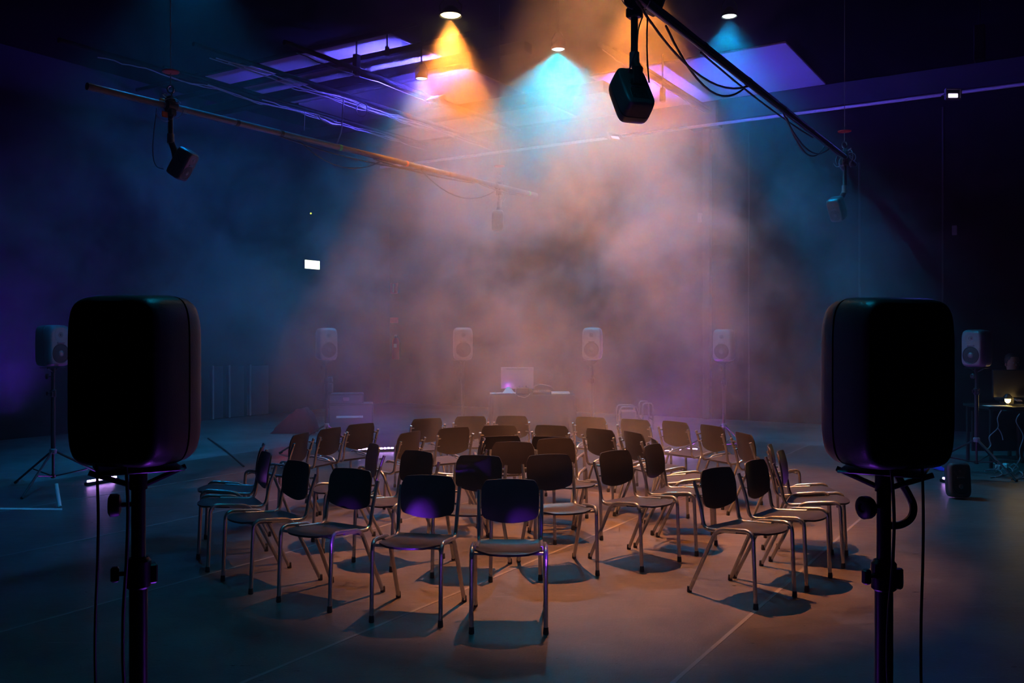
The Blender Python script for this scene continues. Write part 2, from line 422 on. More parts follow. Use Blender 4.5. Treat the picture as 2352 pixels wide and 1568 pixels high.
for i, (u, v, dr, dist, grp, lab) in enumerate(CH):
    p = at(u, v, (EYE-ZT)*F/(v-HOR)); p.z = 0
    d = p-CTR; ang = math.atan2(d.x, d.y)          # 0 = away from the camera
    if i in FORCE: ang = R(FORCE[i])
    ang += R(dr)
    fx = Vector((math.sin(ang), math.cos(ang), 0))
    loc = p + fx*.245
    rz = -ang + R(random.uniform(-2, 2))
    if proto is None: proto = make_chair(lab); c = proto
    else: c = dup(proto)
    c.location = (loc.x, loc.y, .004); c.rotation_euler = (0, 0, rz); c['label'] = lab; c['group'] = grp

# ------------------------------------------------------------------ loudspeakers
def rr_section(y, hw, hh, e, n=40):
    out = []
    for k in range(n):
        a = 2*PI*k/n; c, s_ = math.cos(a), math.sin(a)
        out.append(Vector((math.copysign(abs(c)**(2/e), c)*hw, y, math.copysign(abs(s_)**(2/e), s_)*hh)))
    return out
def loft(mb, secs):
    n = len(secs[0]); vs = [p for s in secs for p in s]; fs = []
    for i in range(len(secs)-1):
        for k in range(n):
            j = (k+1) % n; fs.append((i*n+k, i*n+n+k, i*n+n+j, i*n+j))
    fs.append(tuple(range(n))); fs.append(tuple((len(secs)-1)*n+k for k in range(n-1, -1, -1)))
    return mb.add(vs, fs)
def make_speaker(name, label, mcab, rear=True, loc=(0, 0, 0), rot=(0, 0, 0), sc=1.0, group=None):
    """front faces local +Y, origin at the middle of the cabinet"""
    t = thing(name, label, 'speaker', loc, rot, group); t.scale = (sc, sc, sc)
    e = 6.0
    S_ = [(-.118, .098, .184), (-.117, .112, .197), (-.110, .120, .2045), (-.095, .1245, .2090), (-.05, .1285, .2135), (.018, .130, .2165)]
    loft(MB(), [rr_section(y, a, b, e) for y, a, b in S_]).build('rear_shell', mcab, t)
    loft(MB(), [rr_section(y, a, b, e) for y, a, b in [(.016, .1255, .212), (.028, .1255, .212)]]).build('gasket', M['seam'], t)
    fr = [(.026, .130, .2165), (.06, .129, .2145), (.085, .124, .2080), (.100, .117, .1985), (.108, .107, .188), (.110, .099, .180)]
    front = loft(MB(), [rr_section(y, a, b, e) for y, a, b in fr]).build('front_baffle', mcab, t)
    # wave guide, tweeter, woofer with grille, cap and rim
    MB().lathe([(.074, .104), (.076, .1115), (.068, .1130), (.052, .1105), (.030, .1100)], (0, 0, .115), (0, 1, 0), 28).build('wave_guide', mcab, front)
    MB().lathe([(.030, .1095), (.028, .1112), (.013, .1110), (.012, .1160), (.006, .1190), (.001, .1195)], (0, 0, .115), (0, 1, 0), 16).build('tweeter', M['cone_cap'], t)
    MB().box((0, .1100, .030), (.090, .012, .030), Euler((R(-28), 0, 0)).to_matrix(), .005).build('baffle_ridge', mcab, front)
    MB().lathe([(.100, .104), (.100, .1135), (.094, .1150), (.090, .1120)], (0, 0, -.078), (0, 1, 0), 32).build('woofer_ring', M['black'], t)
    wf = MB().lathe([(.090, .1118), (.070, .1148), (.040, .1168), (.001, .1172)], (0, 0, -.078), (0, 1, 0), 32).build('woofer', M['cone'], t)
    MB().lathe([(.034, .1150), (.028, .1205), (.014, .1232), (.001, .1240)], (0, 0, -.078), (0, 1, 0), 20).build('dust_cap', M['cone_cap'], wf)
    if rear:
        MB().box((0, -.1185, -.095), (.150, .006, .115), None, .004).build('connector_panel', M['black'], t)
        k = MB()
        k.box((.0, -.1245, -.022), (.118, .014, .010), None, .003)
        for s in (-1, 1): k.box((s*.052, -.1235, -.028), (.014, .012, .020), None, .003)
        k.build('carry_handle', M['cab'], t)
        k = MB(); k.box((-.02, -.1235, -.088), (.105, .006, .005)); k.box((.03, -.124, -.11), (.03, .007, .022), None, .003)
        k.cyl((-.045, -.120, -.115), (-.045, -.129, -.115), .012, 12); k.cyl((-.045, -.120, -.115), (-.045, -.132, -.115), .006, 10)
        k.build('socket_strip', M['blackpipe'], t)
    return t

def make_stand(label, base, ztop, apex=.36, spread=.62, rot=0, group=None, knob=(1, 0), tag_name='speaker_stand'):
    t = thing(tag_name, label, 'stand', base, (0, 0, rot), group)
    MB().cyl((0, 0, apex+.02), (0, 0, ztop-.26), .0225, 18).build('lower_pole', M['blackpipe'], t)
    MB().cyl((0, 0, ztop-.30), (0, 0, ztop-.02), .0175, 18).build('upper_pole', M['blackpipe'], t)
    c = MB(); c.lathe([(.024, 0), (.031, .006), (.031, .070), (.024, .078)], (0, 0, ztop-.315), n=18); c.box((.03, 0, ztop-.28), (.03, .028, .05), None, .004)
    c.build('clamp_collar', M['black'], t)
    kd = Matrix.Rotation(-rot, 3, 'Z') @ Vector((-.94, -.34, 0))
    k = MB(); k.cyl(kd*.015 + Vector((0, 0, ztop-.10)), kd*.045 + Vector((0, 0, ztop-.10)), .006, 8)
    k.lathe([(.012, 0), (.026, .004), (.029, .010), (.029, .026), (.020, .031), (.012, .031), (.008, .026)], kd*.040 + Vector((0, 0, ztop-.10)), kd, 18)
    k.build('clamp_knob', M['black'], t)
    k = MB(); k.cyl(kd*.02 + Vector((0, 0, ztop-.275)), kd*.05 + Vector((0, 0, ztop-.275)), .006, 8)
    k.box(kd*.055 + Vector((0, 0, ztop-.275)), (.02, .02, .038), Matrix.Rotation(math.atan2(kd.y, kd.x), 3, 'Z'), .004)
    k.build('lock_screw', M['black'], t)
    p = MB(); p.box((0, 0, ztop-.008), (.20, .18, .006), None, .003); p.lathe([(.022, 0), (.022, .05), (.034, .052)], (0, 0, ztop-.062), n=14)
    for s in (-1, 1): p.tube(bend([(s*.02, 0, ztop-.05), (s*.07, 0, ztop-.03), (s*.115, 0, ztop-.012)], .02), .007, 8)
    p.build('top_plate', M['black'], t)
    h = MB(); h.lathe([(.026, 0), (.036, .006), (.036, .045), (.026, .055)], (0, 0, apex), n=16)
    h.build('tripod_hub', M['cab_small'], t)
    for k in range(3):
        a = 2*PI*k/3; c_, s_ = math.cos(a), math.sin(a)
        leg = MB().tube([(c_*.03, s_*.03, apex+.02), (c_*spread, s_*spread, .022)], .0115, 8).build('leg', M['blackpipe'], t)
        MB().tube([(c_*(spread-.03), s_*(spread-.03), .033), (c_*(spread+.012), s_*(spread+.012), .014)], .015, 10).build('rubber_foot', M['rubber'], leg)
        MB().tube([(c_*.02, s_*.02, .13), (c_*spread*.52, s_*spread*.52, apex*.50)], .007, 6).build('brace', M['blackpipe'], t)
    MB().lathe([(.020, 0), (.024, .01), (.024, .03), (.020, .04)], (0, 0, .11), n=12).build('brace_hub', M['black'], t)
    MB().cyl((0, 0, .13), (0, 0, apex+.02), .013, 10).build('centre_rod', M['blackpipe'], t)
    return t

def speaker_on_stand(u, v, fd, yaw_off=0, mcab='cab_small', lab='', slab='', grp='far speakers', apex=.36, rot=0, rear=True, dz=0):
    d = F/fd; p = at(u, v, d)
    face = CTR - Vector((p.x, p.y, 0)); a = math.atan2(face.x, face.y) + R(yaw_off)
    sp = make_speaker('loudspeaker', lab, M[mcab], rear, p, (0, 0, -a), 1.0, grp)
    st = make_stand(slab, (p.x, p.y, 0), p.z-.2165, apex, .62, rot, 'speaker tripod stands')
    return p, a

FARS = [
 (750, 790, 172, 0, 'far grey loudspeaker on a stand, leftmost of the four facing across the chairs', 'tripod stand under the leftmost of the four far speakers'),
 (1063, 789, 171, 0, 'far grey loudspeaker second from the left, left of the cloth-covered table', 'tripod stand just left of the cloth-covered table'),
 (1361, 789, 171, 0, 'far grey loudspeaker third from the left, right of the cloth-covered table', 'tripod stand just right of the cloth-covered table'),
 (1663, 793, 172, 0, 'far grey loudspeaker, rightmost of the four with strongly teal-lit front', 'tripod stand behind the far right chairs, its hub lit teal'),
]
for (u, v, fd, yo, lab, slab) in FARS:
    speaker_on_stand(u, v, fd, yo, 'cab_small', lab, slab, rot=R(-60))
speaker_on_stand(122, 794, 222, 0, 'cab_small', 'dim loudspeaker on a stand at the far left, partly behind the big left speaker', 'tripod stand at the far left with a white-lit front foot', 'side speakers', rot=R(-88))
speaker_on_stand(2243, 800, 200, 0, 'cab_small', 'dim loudspeaker on a stand at the right, in front of the equipment desk', 'tripod stand at the right beside the equipment desk', 'side speakers', rot=R(-80))
NL, aL = speaker_on_stand(318, 872, 900, 0, 'cab', 'large near loudspeaker on the left seen from behind, almost a black silhouette', 'tripod stand in the left foreground with a big clamp knob', 'near speakers', rot=R(30))
NR, aR = speaker_on_stand(2030, 877, 900, 0, 'cab', 'large near loudspeaker on the right seen from behind, almost a black silhouette', 'tripod stand in the right foreground with a round clamp knob', 'near speakers', rot=R(-30))

# cables hanging from the two near speakers
def cable(name, label, pts, r=.004, m='cable', smooth_n=6, group=None, cat='cable'):
    o = MB().tube(spline(pts, smooth_n), r, 7).build(name, M[m]); tag(o, label, cat, group); return o
def drop(u, v0, v1, d, wob=6):
    n = 6; pts = []
    for k in range(n+1):
        v = v0+(v1-v0)*k/n; pts.append(at(u+wob*math.sin(k*1.3), v, d))
    return pts
dn = F/900
cable('signal_cable', 'thin black cable hanging left of the left near speaker stand', drop(222, 1066, 1760, dn-.12, 4), .0035, group='cables of the near speakers')
cable('signal_cable', 'black power cable hanging close beside the left near stand pole', drop(288, 1040, 1760, dn-.10, 6), .0042, group='cables of the near speakers')
cable('signal_cable', 'thin black cable hanging close right of the right near stand pole', drop(2046, 1060, 1780, dn-.10, 8), .0040, group='cables of the near speakers')
cable('signal_cable', 'thin black cable hanging furthest right of the right near stand pole', drop(2118, 1060, 1780, dn-.12, 3), .0035, group='cables of the near speakers')
cable('cable_loop', 'thick black strap curling below the right near speaker', [at(2068, 1068, dn), at(2064, 1095, dn), at(2084, 1130, dn), at(2098, 1162, dn), at(2092, 1190, dn), at(2068, 1205, dn), at(2040, 1206, dn)], .010)

# ------------------------------------------------------------------ light strips on the floor at the stands
def led_bar(a, b, label, power=6, col=MAGENTA):
    a, b = Vector(a), Vector(b); mid = (a+b)/2; d = (b-a); L = d.length; yaw = math.atan2(d.y, d.x)
    t = thing('light_strip', label, 'light', (mid.x, mid.y, .004), (0, 0, yaw), 'light strips on the floor')
    h = MB(); h.box((0, 0, .018), (L+.04, .05, .036), None, .006); h.build('housing', M['black'], t)
    e = MB()
    n = max(3, int(L/.045))
    for k in range(n): e.box((-L/2+L*(k+.5)/n, 0, .044), (L/n*.72, .026, .020), None, .003)
    e.build('diode_row', M['led'], t)
    l = light('strip_light', 'AREA', (0, 0, .06), power, col, shape='RECTANGLE', size=L, size_y=.03)
    l.rotation_euler = (PI, 0, 0); l.parent = t
    return t
led_bar(atz(822, 1031, .05), atz(905, 1028, .05), 'white-violet light strip on the floor behind the left middle chairs', 14)
led_bar(atz(1522, 1033, .05), atz(1602, 1031, .05), 'white-violet light strip on the floor behind the far right chairs', 45)
led_bar(atz(200, 1105, .05), atz(268, 1094, .05), 'white-violet light strip on the floor by the far left stand', 6)
led_bar(atz(2165, 1097, .05), atz(2189, 1101, .05), 'short light strip on the floor beside the floor monitor on the right', 4)
led_bar((.98, 2.72, 0), (.66, 2.66, 0), 'light strip at the foot of the right near speaker stand', 5, (.30, .03, 1.0))
led_bar((-.98, 2.72, 0), (-.66, 2.66, 0), 'light strip at the foot of the left near speaker stand', 5, (.30, .03, 1.0))
for (x, tgt) in ((-.85, (-.55, 5.12, .495)), (.85, (.085, 5.08, .495)), (-.80, (-.99, 5.4, .46))):  # added narrow spots, no fixtures of their own, for the violet glow on the backrests
    light('added_backrest_spot', 'SPOT', (x, 2.7, .10), 420, (.22, .03, 1.0), spot_size=R(4.6), spot_blend=1.0, shadow_soft_size=.02, aim=tgt)

# ------------------------------------------------------------------ ceiling lamps
def lamp(u, v, z, rad, warm, power, cone, blend, label, aim=None, housing=True, col=None, soft=.055, xyz=None, spill=0, spill_cone=86):
    p = atz(u, v, z) if xyz is None else Vector(xyz)
    t = thing('hanging_lamp', label, 'lamp', p, (0, 0, 0), 'lamps hung from the ceiling')
    mb = MB().lathe([(rad*1.12, -.004), (rad*1.15, .0), (rad*1.05, .03), (rad*.75, .07), (rad*.45, .10), (.02, .11)], n=28, caps=False)
    mb.lathe([(rad*1.04, -.002), (rad*.95, .03), (rad*.68, .065), (rad*.4, .09)], n=28, caps=False)
    mb.build('shade', M['black'], t)
    MB().lathe([(rad*.98, .012), (rad*.9, .004), (rad*.5, -.004), (.001, -.008)], n=28, caps=False).build('lens', M['lamp_warm' if warm else 'lamp_cool'], t)
    st = MB(); 
    for s in (-1, 1): st.tube([(s*rad*1.0, 0, .03), (s*rad*1.1, 0, .12), (s*.03, 0, .22)], .008, 6)
    st.cyl((0, 0, .21), (0, 0, H-z), .012, 8)
    st.build('hanger', M['blackpipe'], t)
    l = light('lamp_beam', 'SPOT', (0, 0, -.03), power, col or (WARM if warm else CYAN), spot_size=R(cone), spot_blend=blend, shadow_soft_size=soft)
    l.parent = t
    if spill > 0:
        l2 = light('lamp_spill', 'SPOT', (0, 0, -.02), power*spill, col or (WARM if warm else CYAN), spot_size=R(spill_cone), spot_blend=1.0, shadow_soft_size=soft)
        l2.parent = t
    if aim is not None:
        l.rotation_euler = (Vector(aim)-p).to_track_quat('-Z', 'Y').to_euler()
    return t

P = dict(warm_a=2400, warm_b=1700, warm_e=2700, cyan_b=1150, cyan_c=520, cyan_d=700, blue_l=430)
lamp(1035, 36, 5.2, .115, True, P['warm_a'], 58, .25, 'orange ceiling lamp throwing a bright cone at the top centre-left', spill=.22)
lamp(1282, 114, 5.2, .080, False, P['cyan_b'], 118, .35, 'cyan ceiling lamp right of the orange one, glowing blue cone beneath')
lamp(968, 181, 5.2, .080, False, P['cyan_c'], 110, .5, 'small white-blue ceiling lamp left of the orange cone, lowest of the four in view', col=(0, .36, .85))
lamp(1675, 38, 5.2, .080, False, P['cyan_d'], 92, .6, 'white-blue ceiling lamp at the upper right, right of the big black pipe', col=(0, .36, .85))
lamp(0, 0, 5.3, .115, True, P['warm_b'], 58, .3, 'orange ceiling lamp just above the frame, lighting smoke beside the hanging speaker', xyz=(1.35, 9.2, 5.4), spill=.12)
lamp(0, 0, 5.3, .115, True, P['warm_e'], 58, .7, 'orange ceiling lamp above the frame, over the rings of chairs', col=(1, .35, .12), xyz=(.6, 6.95, 5.3))
lamp(0, 0, 5.3, .080, False, P['blue_l'], 100, .8, 'blue ceiling lamp above the frame on the left', xyz=(-3.0, 8.3, 5.3), col=(0, .29, .9), aim=(-3.5, 9.6, 0))
lamp(0, 0, 5.3, .080, False, 170, 88, .85, 'cyan ceiling lamp above the frame, over the nearest chairs', xyz=(-.2, 3.9, 5.3))

# ------------------------------------------------------------------ suspended pipes with clamps, chains and hanging speakers
ZP = 3.55
def hung_pipe(a, b, label, m, cables, tapes):
    a, b = Vector(a), Vector(b); t = thing('suspended_pipe', label, 'pipe', a)
    L = b-a; D = L.normalized(); side = Vector((-D.y, D.x, 0))
    MB().cyl((0, 0, 0), L, .030, 18).build('pipe_tube', M[m], t)
    for k, (s0, s1, sg, off) in enumerate(cables):
        pts = []; n = 12
        for q in range(n+1):
            s_ = s0+(s1-s0)*q/n
            pts.append(L*s_ + side*off + Vector((0, 0, -.034 - sg*4*(q/n)*(1-q/n))))
        MB().tube(pts, .0075, 6).build('strapped_cable', M['cable'], t)
    for (s_, mt) in tapes:
        c = L*s_; MB().tube([c-D*.018, c+D*.018], .0335, 14).build('tape_band', M[mt], t)
    return t
PA, PB = atz(200, 198, ZP), atz(1232, 448, ZP)
hung_pipe(PA, PB, 'long alloy pipe hung across the upper left, catching teal light', 'pipe',
          [(.30, .62, .05, .0), (.34, .52, .16, .02), (.50, .78, .03, .01), (.62, .86, .22, .0), (.80, .99, .03, 0)],
          [(.22, 'black'), (.30, 'black'), (.42, 'green_tape'), (.58, 'orange_tag'), (.62, 'black'), (.70, 'black'), (.85, 'black'), (.97, 'green_tape')])
QA, QB = atz(1440, -30, ZP), atz(1962, 378, ZP)
hung_pipe(QA, QB, 'long black pipe running down from the top centre to the right, cables taped under it', 'blackpipe',
          [(.02, .36, .18, .0), (.10, .36, .22, .02), (.20, .70, .03, .02), (.52, .80, .17, 0), (.55, .78, .20, .02), (.0, .9, .01, -.02)],
          [(.36, 'black'), (.20, 'black'), (.52, 'black'), (.68, 'black'), (.80, 'black')])

def hanging_speaker(u, v_pipe, u_s, v_s, label, clab, aim, size=.70, tags=False, messy=10):
    base = atz(u, v_pipe, ZP); fd = F/base.y
    # clamp, chain and hook: what carries the pipe
    c = thing('pipe_clamp', clab, 'clamp', base, (0, 0, 0), 'clamps and chains holding the pipes')
    k = MB(); k.lathe([(.036, -.05), (.046, -.045), (.046, .045), (.036, .05)], (0, 0, 0), (UD.x, UD.y, 0), 16)
    k.box((0, 0, .055), (.07, .07, .05), rotR, .008); k.box((0, 0, -.06), (.06, .09, .06), rotR, .008)
    k.build('clamp_body', M['black'], c)
    k = MB()
    for q in range(6):
        a = q*1.05; k.cyl((.045*math.cos(a), .045*math.sin(a), .02+.01*q), (.085*math.cos(a), .085*math.sin(a), .04+.01*q), .006, 8)
    k.build('clamp_bolts', M['chrome'], c)
    r = [Vector((.028*math.cos(a), 0, .14+.034*math.sin(a))) for a in [q*PI/5 for q in range(11)]]
    MB().tube(r, .008, 8).build('shackle', M['chrome'], c)
    MB().lathe([(.02, .0), (.07, .006), (.072, .016), (.02, .024)], (0, 0, .28), n=18).build('cable_disc', M['red_disc'], c)
    MB().cyl((0, 0, .17), (0, 0, .34), .005, 6).build('wire_end', M['chrome'], c)
    k = MB(); zz = .30
    k.cyl((0, 0, .30), (0, 0, H-ZP), .004, 6); k.build('suspension_wire', M['cable_grey'], c)
    if tags:
        MB().box((-.055, -.04, .035), (.055, .012, .040), rotR, .006).build('orange_label', M['orange_tag'], c)
        MB().box((-.03, -.05, -.085), (.060, .012, .050), rotR, .006).build('orange_label', M['orange_tag'], c)
    # loops of spare cable round the clamp
    for q in range(messy):
        a = random.uniform(0, 2*PI); rr_ = random.uniform(.05, .12); ph = random.uniform(0, 2*PI)
        nrm = Vector((math.cos(ph), math.sin(ph), random.uniform(-.2, .2))).normalized(); uu = nrm.orthogonal().normalized(); ww = nrm.cross(uu)
        cen = Vector((random.uniform(-.06, .06), random.uniform(-.06, .06), random.uniform(-.10, .03)))
        a1 = a+random.uniform(1.5, 4.0)
        pts = [cen + uu*math.cos(a+(a1-a)*i/10)*rr_ + ww*math.sin(a+(a1-a)*i/10)*rr_ for i in range(11)]
        MB().tube(pts, .0035, 5).build('cable_loop', M['cable_grey'], c)
    # the speaker with its pole
    ps = at(u_s, v_s, base.y)
    A = Vector(aim)
    face = (A-ps).normalized()
    q = face.to_track_quat('Y', 'Z')
    sp = make_speaker('hanging_speaker', label, M['cab'], True, ps, q.to_euler(), size, 'speakers hung from the pipes')
    inv = (Matrix.Translation(ps) @ q.to_matrix().to_4x4() @ Matrix.Scale(size, 4)).inverted()
    joint = inv @ (ps - face*.11*size*1.4 + Vector((0, 0, .07)))
    top = inv @ (base + Vector((0, 0, -.06)))
    tp = Vector((base.x, base.y, ps.z + .20))
    MB().cyl(top, inv @ tp, .021/size, 14).build('drop_pole', M['blackpipe'], sp)
    MB().cyl(inv @ (tp+Vector((0, 0, .06))), inv @ (tp-Vector((0, 0, .02))), .030/size, 14).build('pole_collar', M['pipe'], sp)
    k = MB(); back = inv @ (ps - face*.14*size)
    k.tube([inv @ tp, joint, back], [.026/size, .030/size, .022/size], 12); k.lathe([(.05, -.010), (.05, .0)], (0, -.118, .02), (0, 1, 0), 16)
    k.build('ball_mount', M['black'], sp)
    return base, ps
b1 = hanging_speaker(392, 243, 421, 377, 'black speaker hanging under the left pipe, tilted down to the right', 'tangled clamp with orange labels where the left pipe hangs from its wire', (.6, 7.0, .9), .62, True)
b2 = hanging_speaker(1147, 432, 1143, 506, 'small pale-lit speaker hanging in the smoke at the centre', 'cable-tangled clamp at the far end of the left pipe', (.1, 7.0, .9), .62)
b3 = hanging_speaker(1457, 6, 1449, 222, 'black speaker hanging near the top centre-right, seen from behind on a thick pole', 'bulky black clamp at the top of the frame holding the right pipe', (-.1, 7.6, 1.3), .74, False, 3)
b4 = hanging_speaker(1940, 362, 1922, 480, 'speaker hanging at the right end of the black pipe, teal top and magenta front', 'cable-tangled clamp at the lower right end of the black pipe', (.4, 7.0, .7), .62)
d1 = F/270
cable('speaker_cable', 'thin cable looping down left of the left hanging speaker', [at(360, 248, d1), at(352, 320, d1), at(352, 360, d1), at(360, 382, d1), at(376, 388, d1)], .004)
d3 = b3[0].y
cable('speaker_cable', 'thin cable dropping right of the pole to the top centre speaker', [at(1487, 40, d3), at(1486, 90, d3), at(1487, 140, d3), at(1491, 190, d3)], .005)
cable('speaker_cable', 'slack cable crossing the pole above the top centre speaker', [at(1476, 38, d3), at(1466, 70, d3-.05), at(1462, 110, d3-.06), at(1452, 140, d3-.05), at(1440, 178, d3), at(1438, 196, d3), at(1446, 208, d3)], .004)
# small box clamped on the pipe at the top
t = thing('junction_box', 'small black box clamped on the pipe at the top edge of the frame', 'box', at(1503, 6, d3+.25))
MB().box((0, 0, 0), (.10, .10, .14), Euler((0, .35, .3)).to_matrix(), .015).build('box_body', M['black'], t)
MB().box((-.045, -.03, .06), (.05, .05, .03), Euler((0, .35, .3)).to_matrix(), .008).build('box_bracket', M['chrome'], t)

# ------------------------------------------------------------------ ceiling grid: beams, conduits with cables
def vbeam(u, v, z, hgt, wid, label, v0=None, v1=None, m='beam', name='ceiling_beam', grp='dark beams under the ceiling'):
    p = atz(u, v, z); uu = p.dot(UD)
    o = rbox(MB(), uu-wid/2, uu+wid/2, v0 if v0 is not None else 0, v1 if v1 is not None else 13.6, z-hgt/2, z+hgt/2, .01).build(name, M[m])
    return tag(o, label, 'beam', grp)
vbeam(860, 180, 5.72, .16, .22, 'dark ceiling beam crossing the violet panels, nearest the white-blue lamp', 6.6, 13.6)
vbeam(780, 146, 5.80, .08, .10, 'thin ceiling beam crossing the upper violet panels, above the thick beam', 6.6, 13.6)
vbeam(1001, 265, 5.75, .20, .25, 'ceiling beam behind the orange cone, furthest of the left beams', 6.6, 13.6)
vbeam(750, 105, 5.80, .06, .05, 'narrow conduit along the upper edge of the violet panels', 7.5, 13.6)
def ubeam(u, v, z, r, label, u0, u1, cab=0, m='beam', name='conduit', cm='cable_grey'):
    p = atz(u, v, z); vv = p.dot(VD)
    t = thing(name, label, 'conduit', uv(u0, vv, z), (0, 0, 0), 'conduits carrying cables under the ceiling')
    MB().cyl((0, 0, 0), UD*(u1-u0), r, 10).build('conduit_pipe', M[m], t)
    for k in range(cab):
        a = random.uniform(0, .3); b = random.uniform(.7, 1.0); n = 26
        off = VD*random.uniform(-.05, .05); pts = []
        nn = random.randint(3, 5)
        for q in range(n+1):
            s_ = a+(b-a)*q/n
            pts.append(UD*(u1-u0)*s_ + off + Vector((0, 0, -r-.01-abs(math.sin(s_*PI*nn+k))*random.uniform(.02, .05)-.02*k)))
        MB().tube(pts, .008, 5).build('strapped_cable', M[cm], t)
    return t
ubeam(800, 152, 5.5, .035, 'conduit crossing the violet panels diagonally, above the purple-lit cables', 8.5, 14.5, 1, cm='black')
ubeam(790, 216, 5.3, .03, 'conduit below the violet panels with purple-lit cables strapped along it', 7.5, 14.5, 5)
ubeam(740, 262, 5.1, .02, 'lowest left conduit with drooping purple-lit cables', 7.5, 13.2, 3)
ubeam(1560, 215, 5.75, .04, 'conduit on the violet ceiling right of the top centre speaker', 11.5, 16.2, 1)
ubeam(1545, 200, 5.8, .05, 'joist on the violet ceiling behind the black pipe', 12.0, 16.3, 0)
ubeam(60, 70, 5.3, .035, 'dim conduit in the top left corner', 6.5, 11.5, 1)
# box hanging from the thick beam
def droplight(u, v, d, w_, h_, label, name='hanging_box'):
    p = at(u, v, d); t = thing(name, label, 'box', p)
    MB().box((0, 0, 0), (w_, w_*.8, h_), rotR, .01).build('box_body', M['beam'], t)
    MB().cyl((0, 0, h_/2), (0, 0, H-p.z), .012, 6).build('box_rod', M['beam'], t)
    return t
droplight(819, 150, 13.2, .10, .32, 'black box hanging from the beams in front of the violet panels')
droplight(889, 118, 12.9, .06, .14, 'small black box hanging at the upper edge of the violet panels')
droplight(1522, 218, 14.0, .09, .22, 'small box hanging on the violet ceiling right of the top centre speaker')
droplight(2250, 100, 11.5, .16, .45, 'dark bracket hanging in the top right corner before the blue panel')
d = 13.6
cable('hanging_cable', 'violet-lit cable hanging from the conduit down to the left pipe', [at(789, 229, d), at(787, 262, d), at(784, 300, d), at(772, 334, d)], .012, 'cable_grey')
cable('coiled_cable', 'small coil of violet-lit cable under the left conduit', [at(832+13*math.cos(q*.7)*(1 if q % 9 else .8), 252+16*math.sin(q*.7), d+.01*q) for q in range(22)], .009, 'cable_grey')
cable('hanging_cable', 'short curved violet-lit cable under the lowest left conduit', [at(731, 264, d), at(738, 275, d), at(760, 287, d), at(782, 288, d)], .010, 'cable_grey')
cable('hanging_cable', 'thin chain ending in a bright ring under the left conduit', [at(700, 255, d), at(699, 300, d)], .005, 'cable_grey')

# back wall: ledge under the ceiling, bright pipe, down pipe
l0 = rbox(MB(), UB-.30, UB, VR, VL, 5.58, 5.98, .01).build('trim_1', M['ledge']); struct(l0)
pz = 5.30; t = thing('wall_pipe', 'thin straight pipe high along the back wall, violet-lit left and fading to the right', 'pipe', uv(UB-.44, VR+.1, 5.50))
MB().cyl((0, 0, 0), VD*(VL-VR-.2), .028, 10).build('pipe_tube', M['white_pipe'], t)
cc = at(1625, 260, 17.0)
vv = Vector((cc.x, cc.y, 0)).dot(VD)
o = rbox(MB(), UB-.16, UB-.02, vv-.07, vv+.07, 0, 5.52, .01).build('down_pipe', M['duct']); tag(o, 'grey vertical duct on the back wall right of the smoke', 'duct')
o = rbox(MB(), UB-.40, UB-.02, vv-.28, vv+.28, 5.50, 5.95, .01).build('duct_box', M['duct']); tag(o, 'square grey-green box on the back wall where the vertical duct meets the ceiling', 'duct')
def wallpt(u):     # point of the back wall seen in picture column u
    k = (u-1176.0)/F; dd = UB/(k*UD.x+UD.y); return Vector((k*dd, dd, 0))
wp = wallpt(1975); vv2 = wp.dot(VD)
o = MB().cyl(uv(UB-.05, vv2, 1.8), uv(UB-.05, vv2, 4.6), .02, 8).build('conduit_pipe', M['duct']); tag(o, 'thin vertical conduit on the back wall right of the far right hanging speaker', 'conduit')
for uu_, lab in ((1720, 'left'), (2165, 'right')):
    wp = wallpt(uu_); vq = wp.dot(VD)
    o = rbox(MB(), UB-.012, UB, vq-.012, vq+.012, 0, 5.4).build('wall_joint', M['duct'], smooth=False); tag(o, 'thin vertical joint strip on the back wall, %s one' % lab, 'strip')

# ------------------------------------------------------------------ wall floodlights lighting the ceiling violet
def flood(u, v, d, label, tilt, w_=.26, power=300, aim=(0, 0, 6), col=VIOLET, cone=120, yaw=0):
    p = at(u, v, d); t = thing('flood_light', label, 'lamp', p, (0, 0, yaw), 'violet flood lights'); 
    rm = Euler((tilt, 0, 0)).to_matrix()
    h = MB(); h.box((0, .03, 0), (w_, .05, w_*.72), rm, .012)
    for k in range(6): h.box(rm @ Vector((-w_*.35+w_*.14*k, .065, 0)), (.008, .035, w_*.5), rm)
    h.build('lamp_housing', M['black'], t)
    f = MB(); 
    for (cx, cz, sx, sz) in ((0, w_*.33, w_, .02), (0, -w_*.33, w_, .02), (w_*.48, 0, .02, w_*.66), (-w_*.48, 0, .02, w_*.66)): f.box(rm @ Vector((cx, -.005, cz)), (sx, .03, sz), rm, .003)
    f.build('lamp_frame', M['cab_small'], t)
    MB().box(rm @ Vector((0, -.002, -w_*.10)), (w_*.62, .012, w_*.26), rm, .004).build('lens', M['flood_lens'], t)
    b = MB(); b.tube(bend([(-w_*.54, 0, 0), (-w_*.54, .12, .0), (w_*.54, .12, .0), (w_*.54, 0, 0)], .02), .008, 6); b.build('bracket', M['black'], t)
    l = light('flood_beam', 'SPOT', (p.x, p.y, p.z), power, col, spot_size=R(cone), spot_blend=.7, shadow_soft_size=.1, aim=aim)
    return t
flood(1412, 314, 15.6, 'flood light with triangular bright lens, in the violet smoke right of centre', R(-40), .26, 3200, (2.9, 15.0, 6.3), VIOLET, 125, .5)
flood(2189, 216, 13.4, 'flood light on the right wall, bright lower half', R(0), .23, 60, at(2290, 80, 11.5), VIOLET, 110)
flood(1000, 226, 13.9, 'flood light hidden in the orange smoke below the violet panels', R(-60), .26, 4600, (-2.1, 14.5, 6.3), VIOLET, 150, -.6)

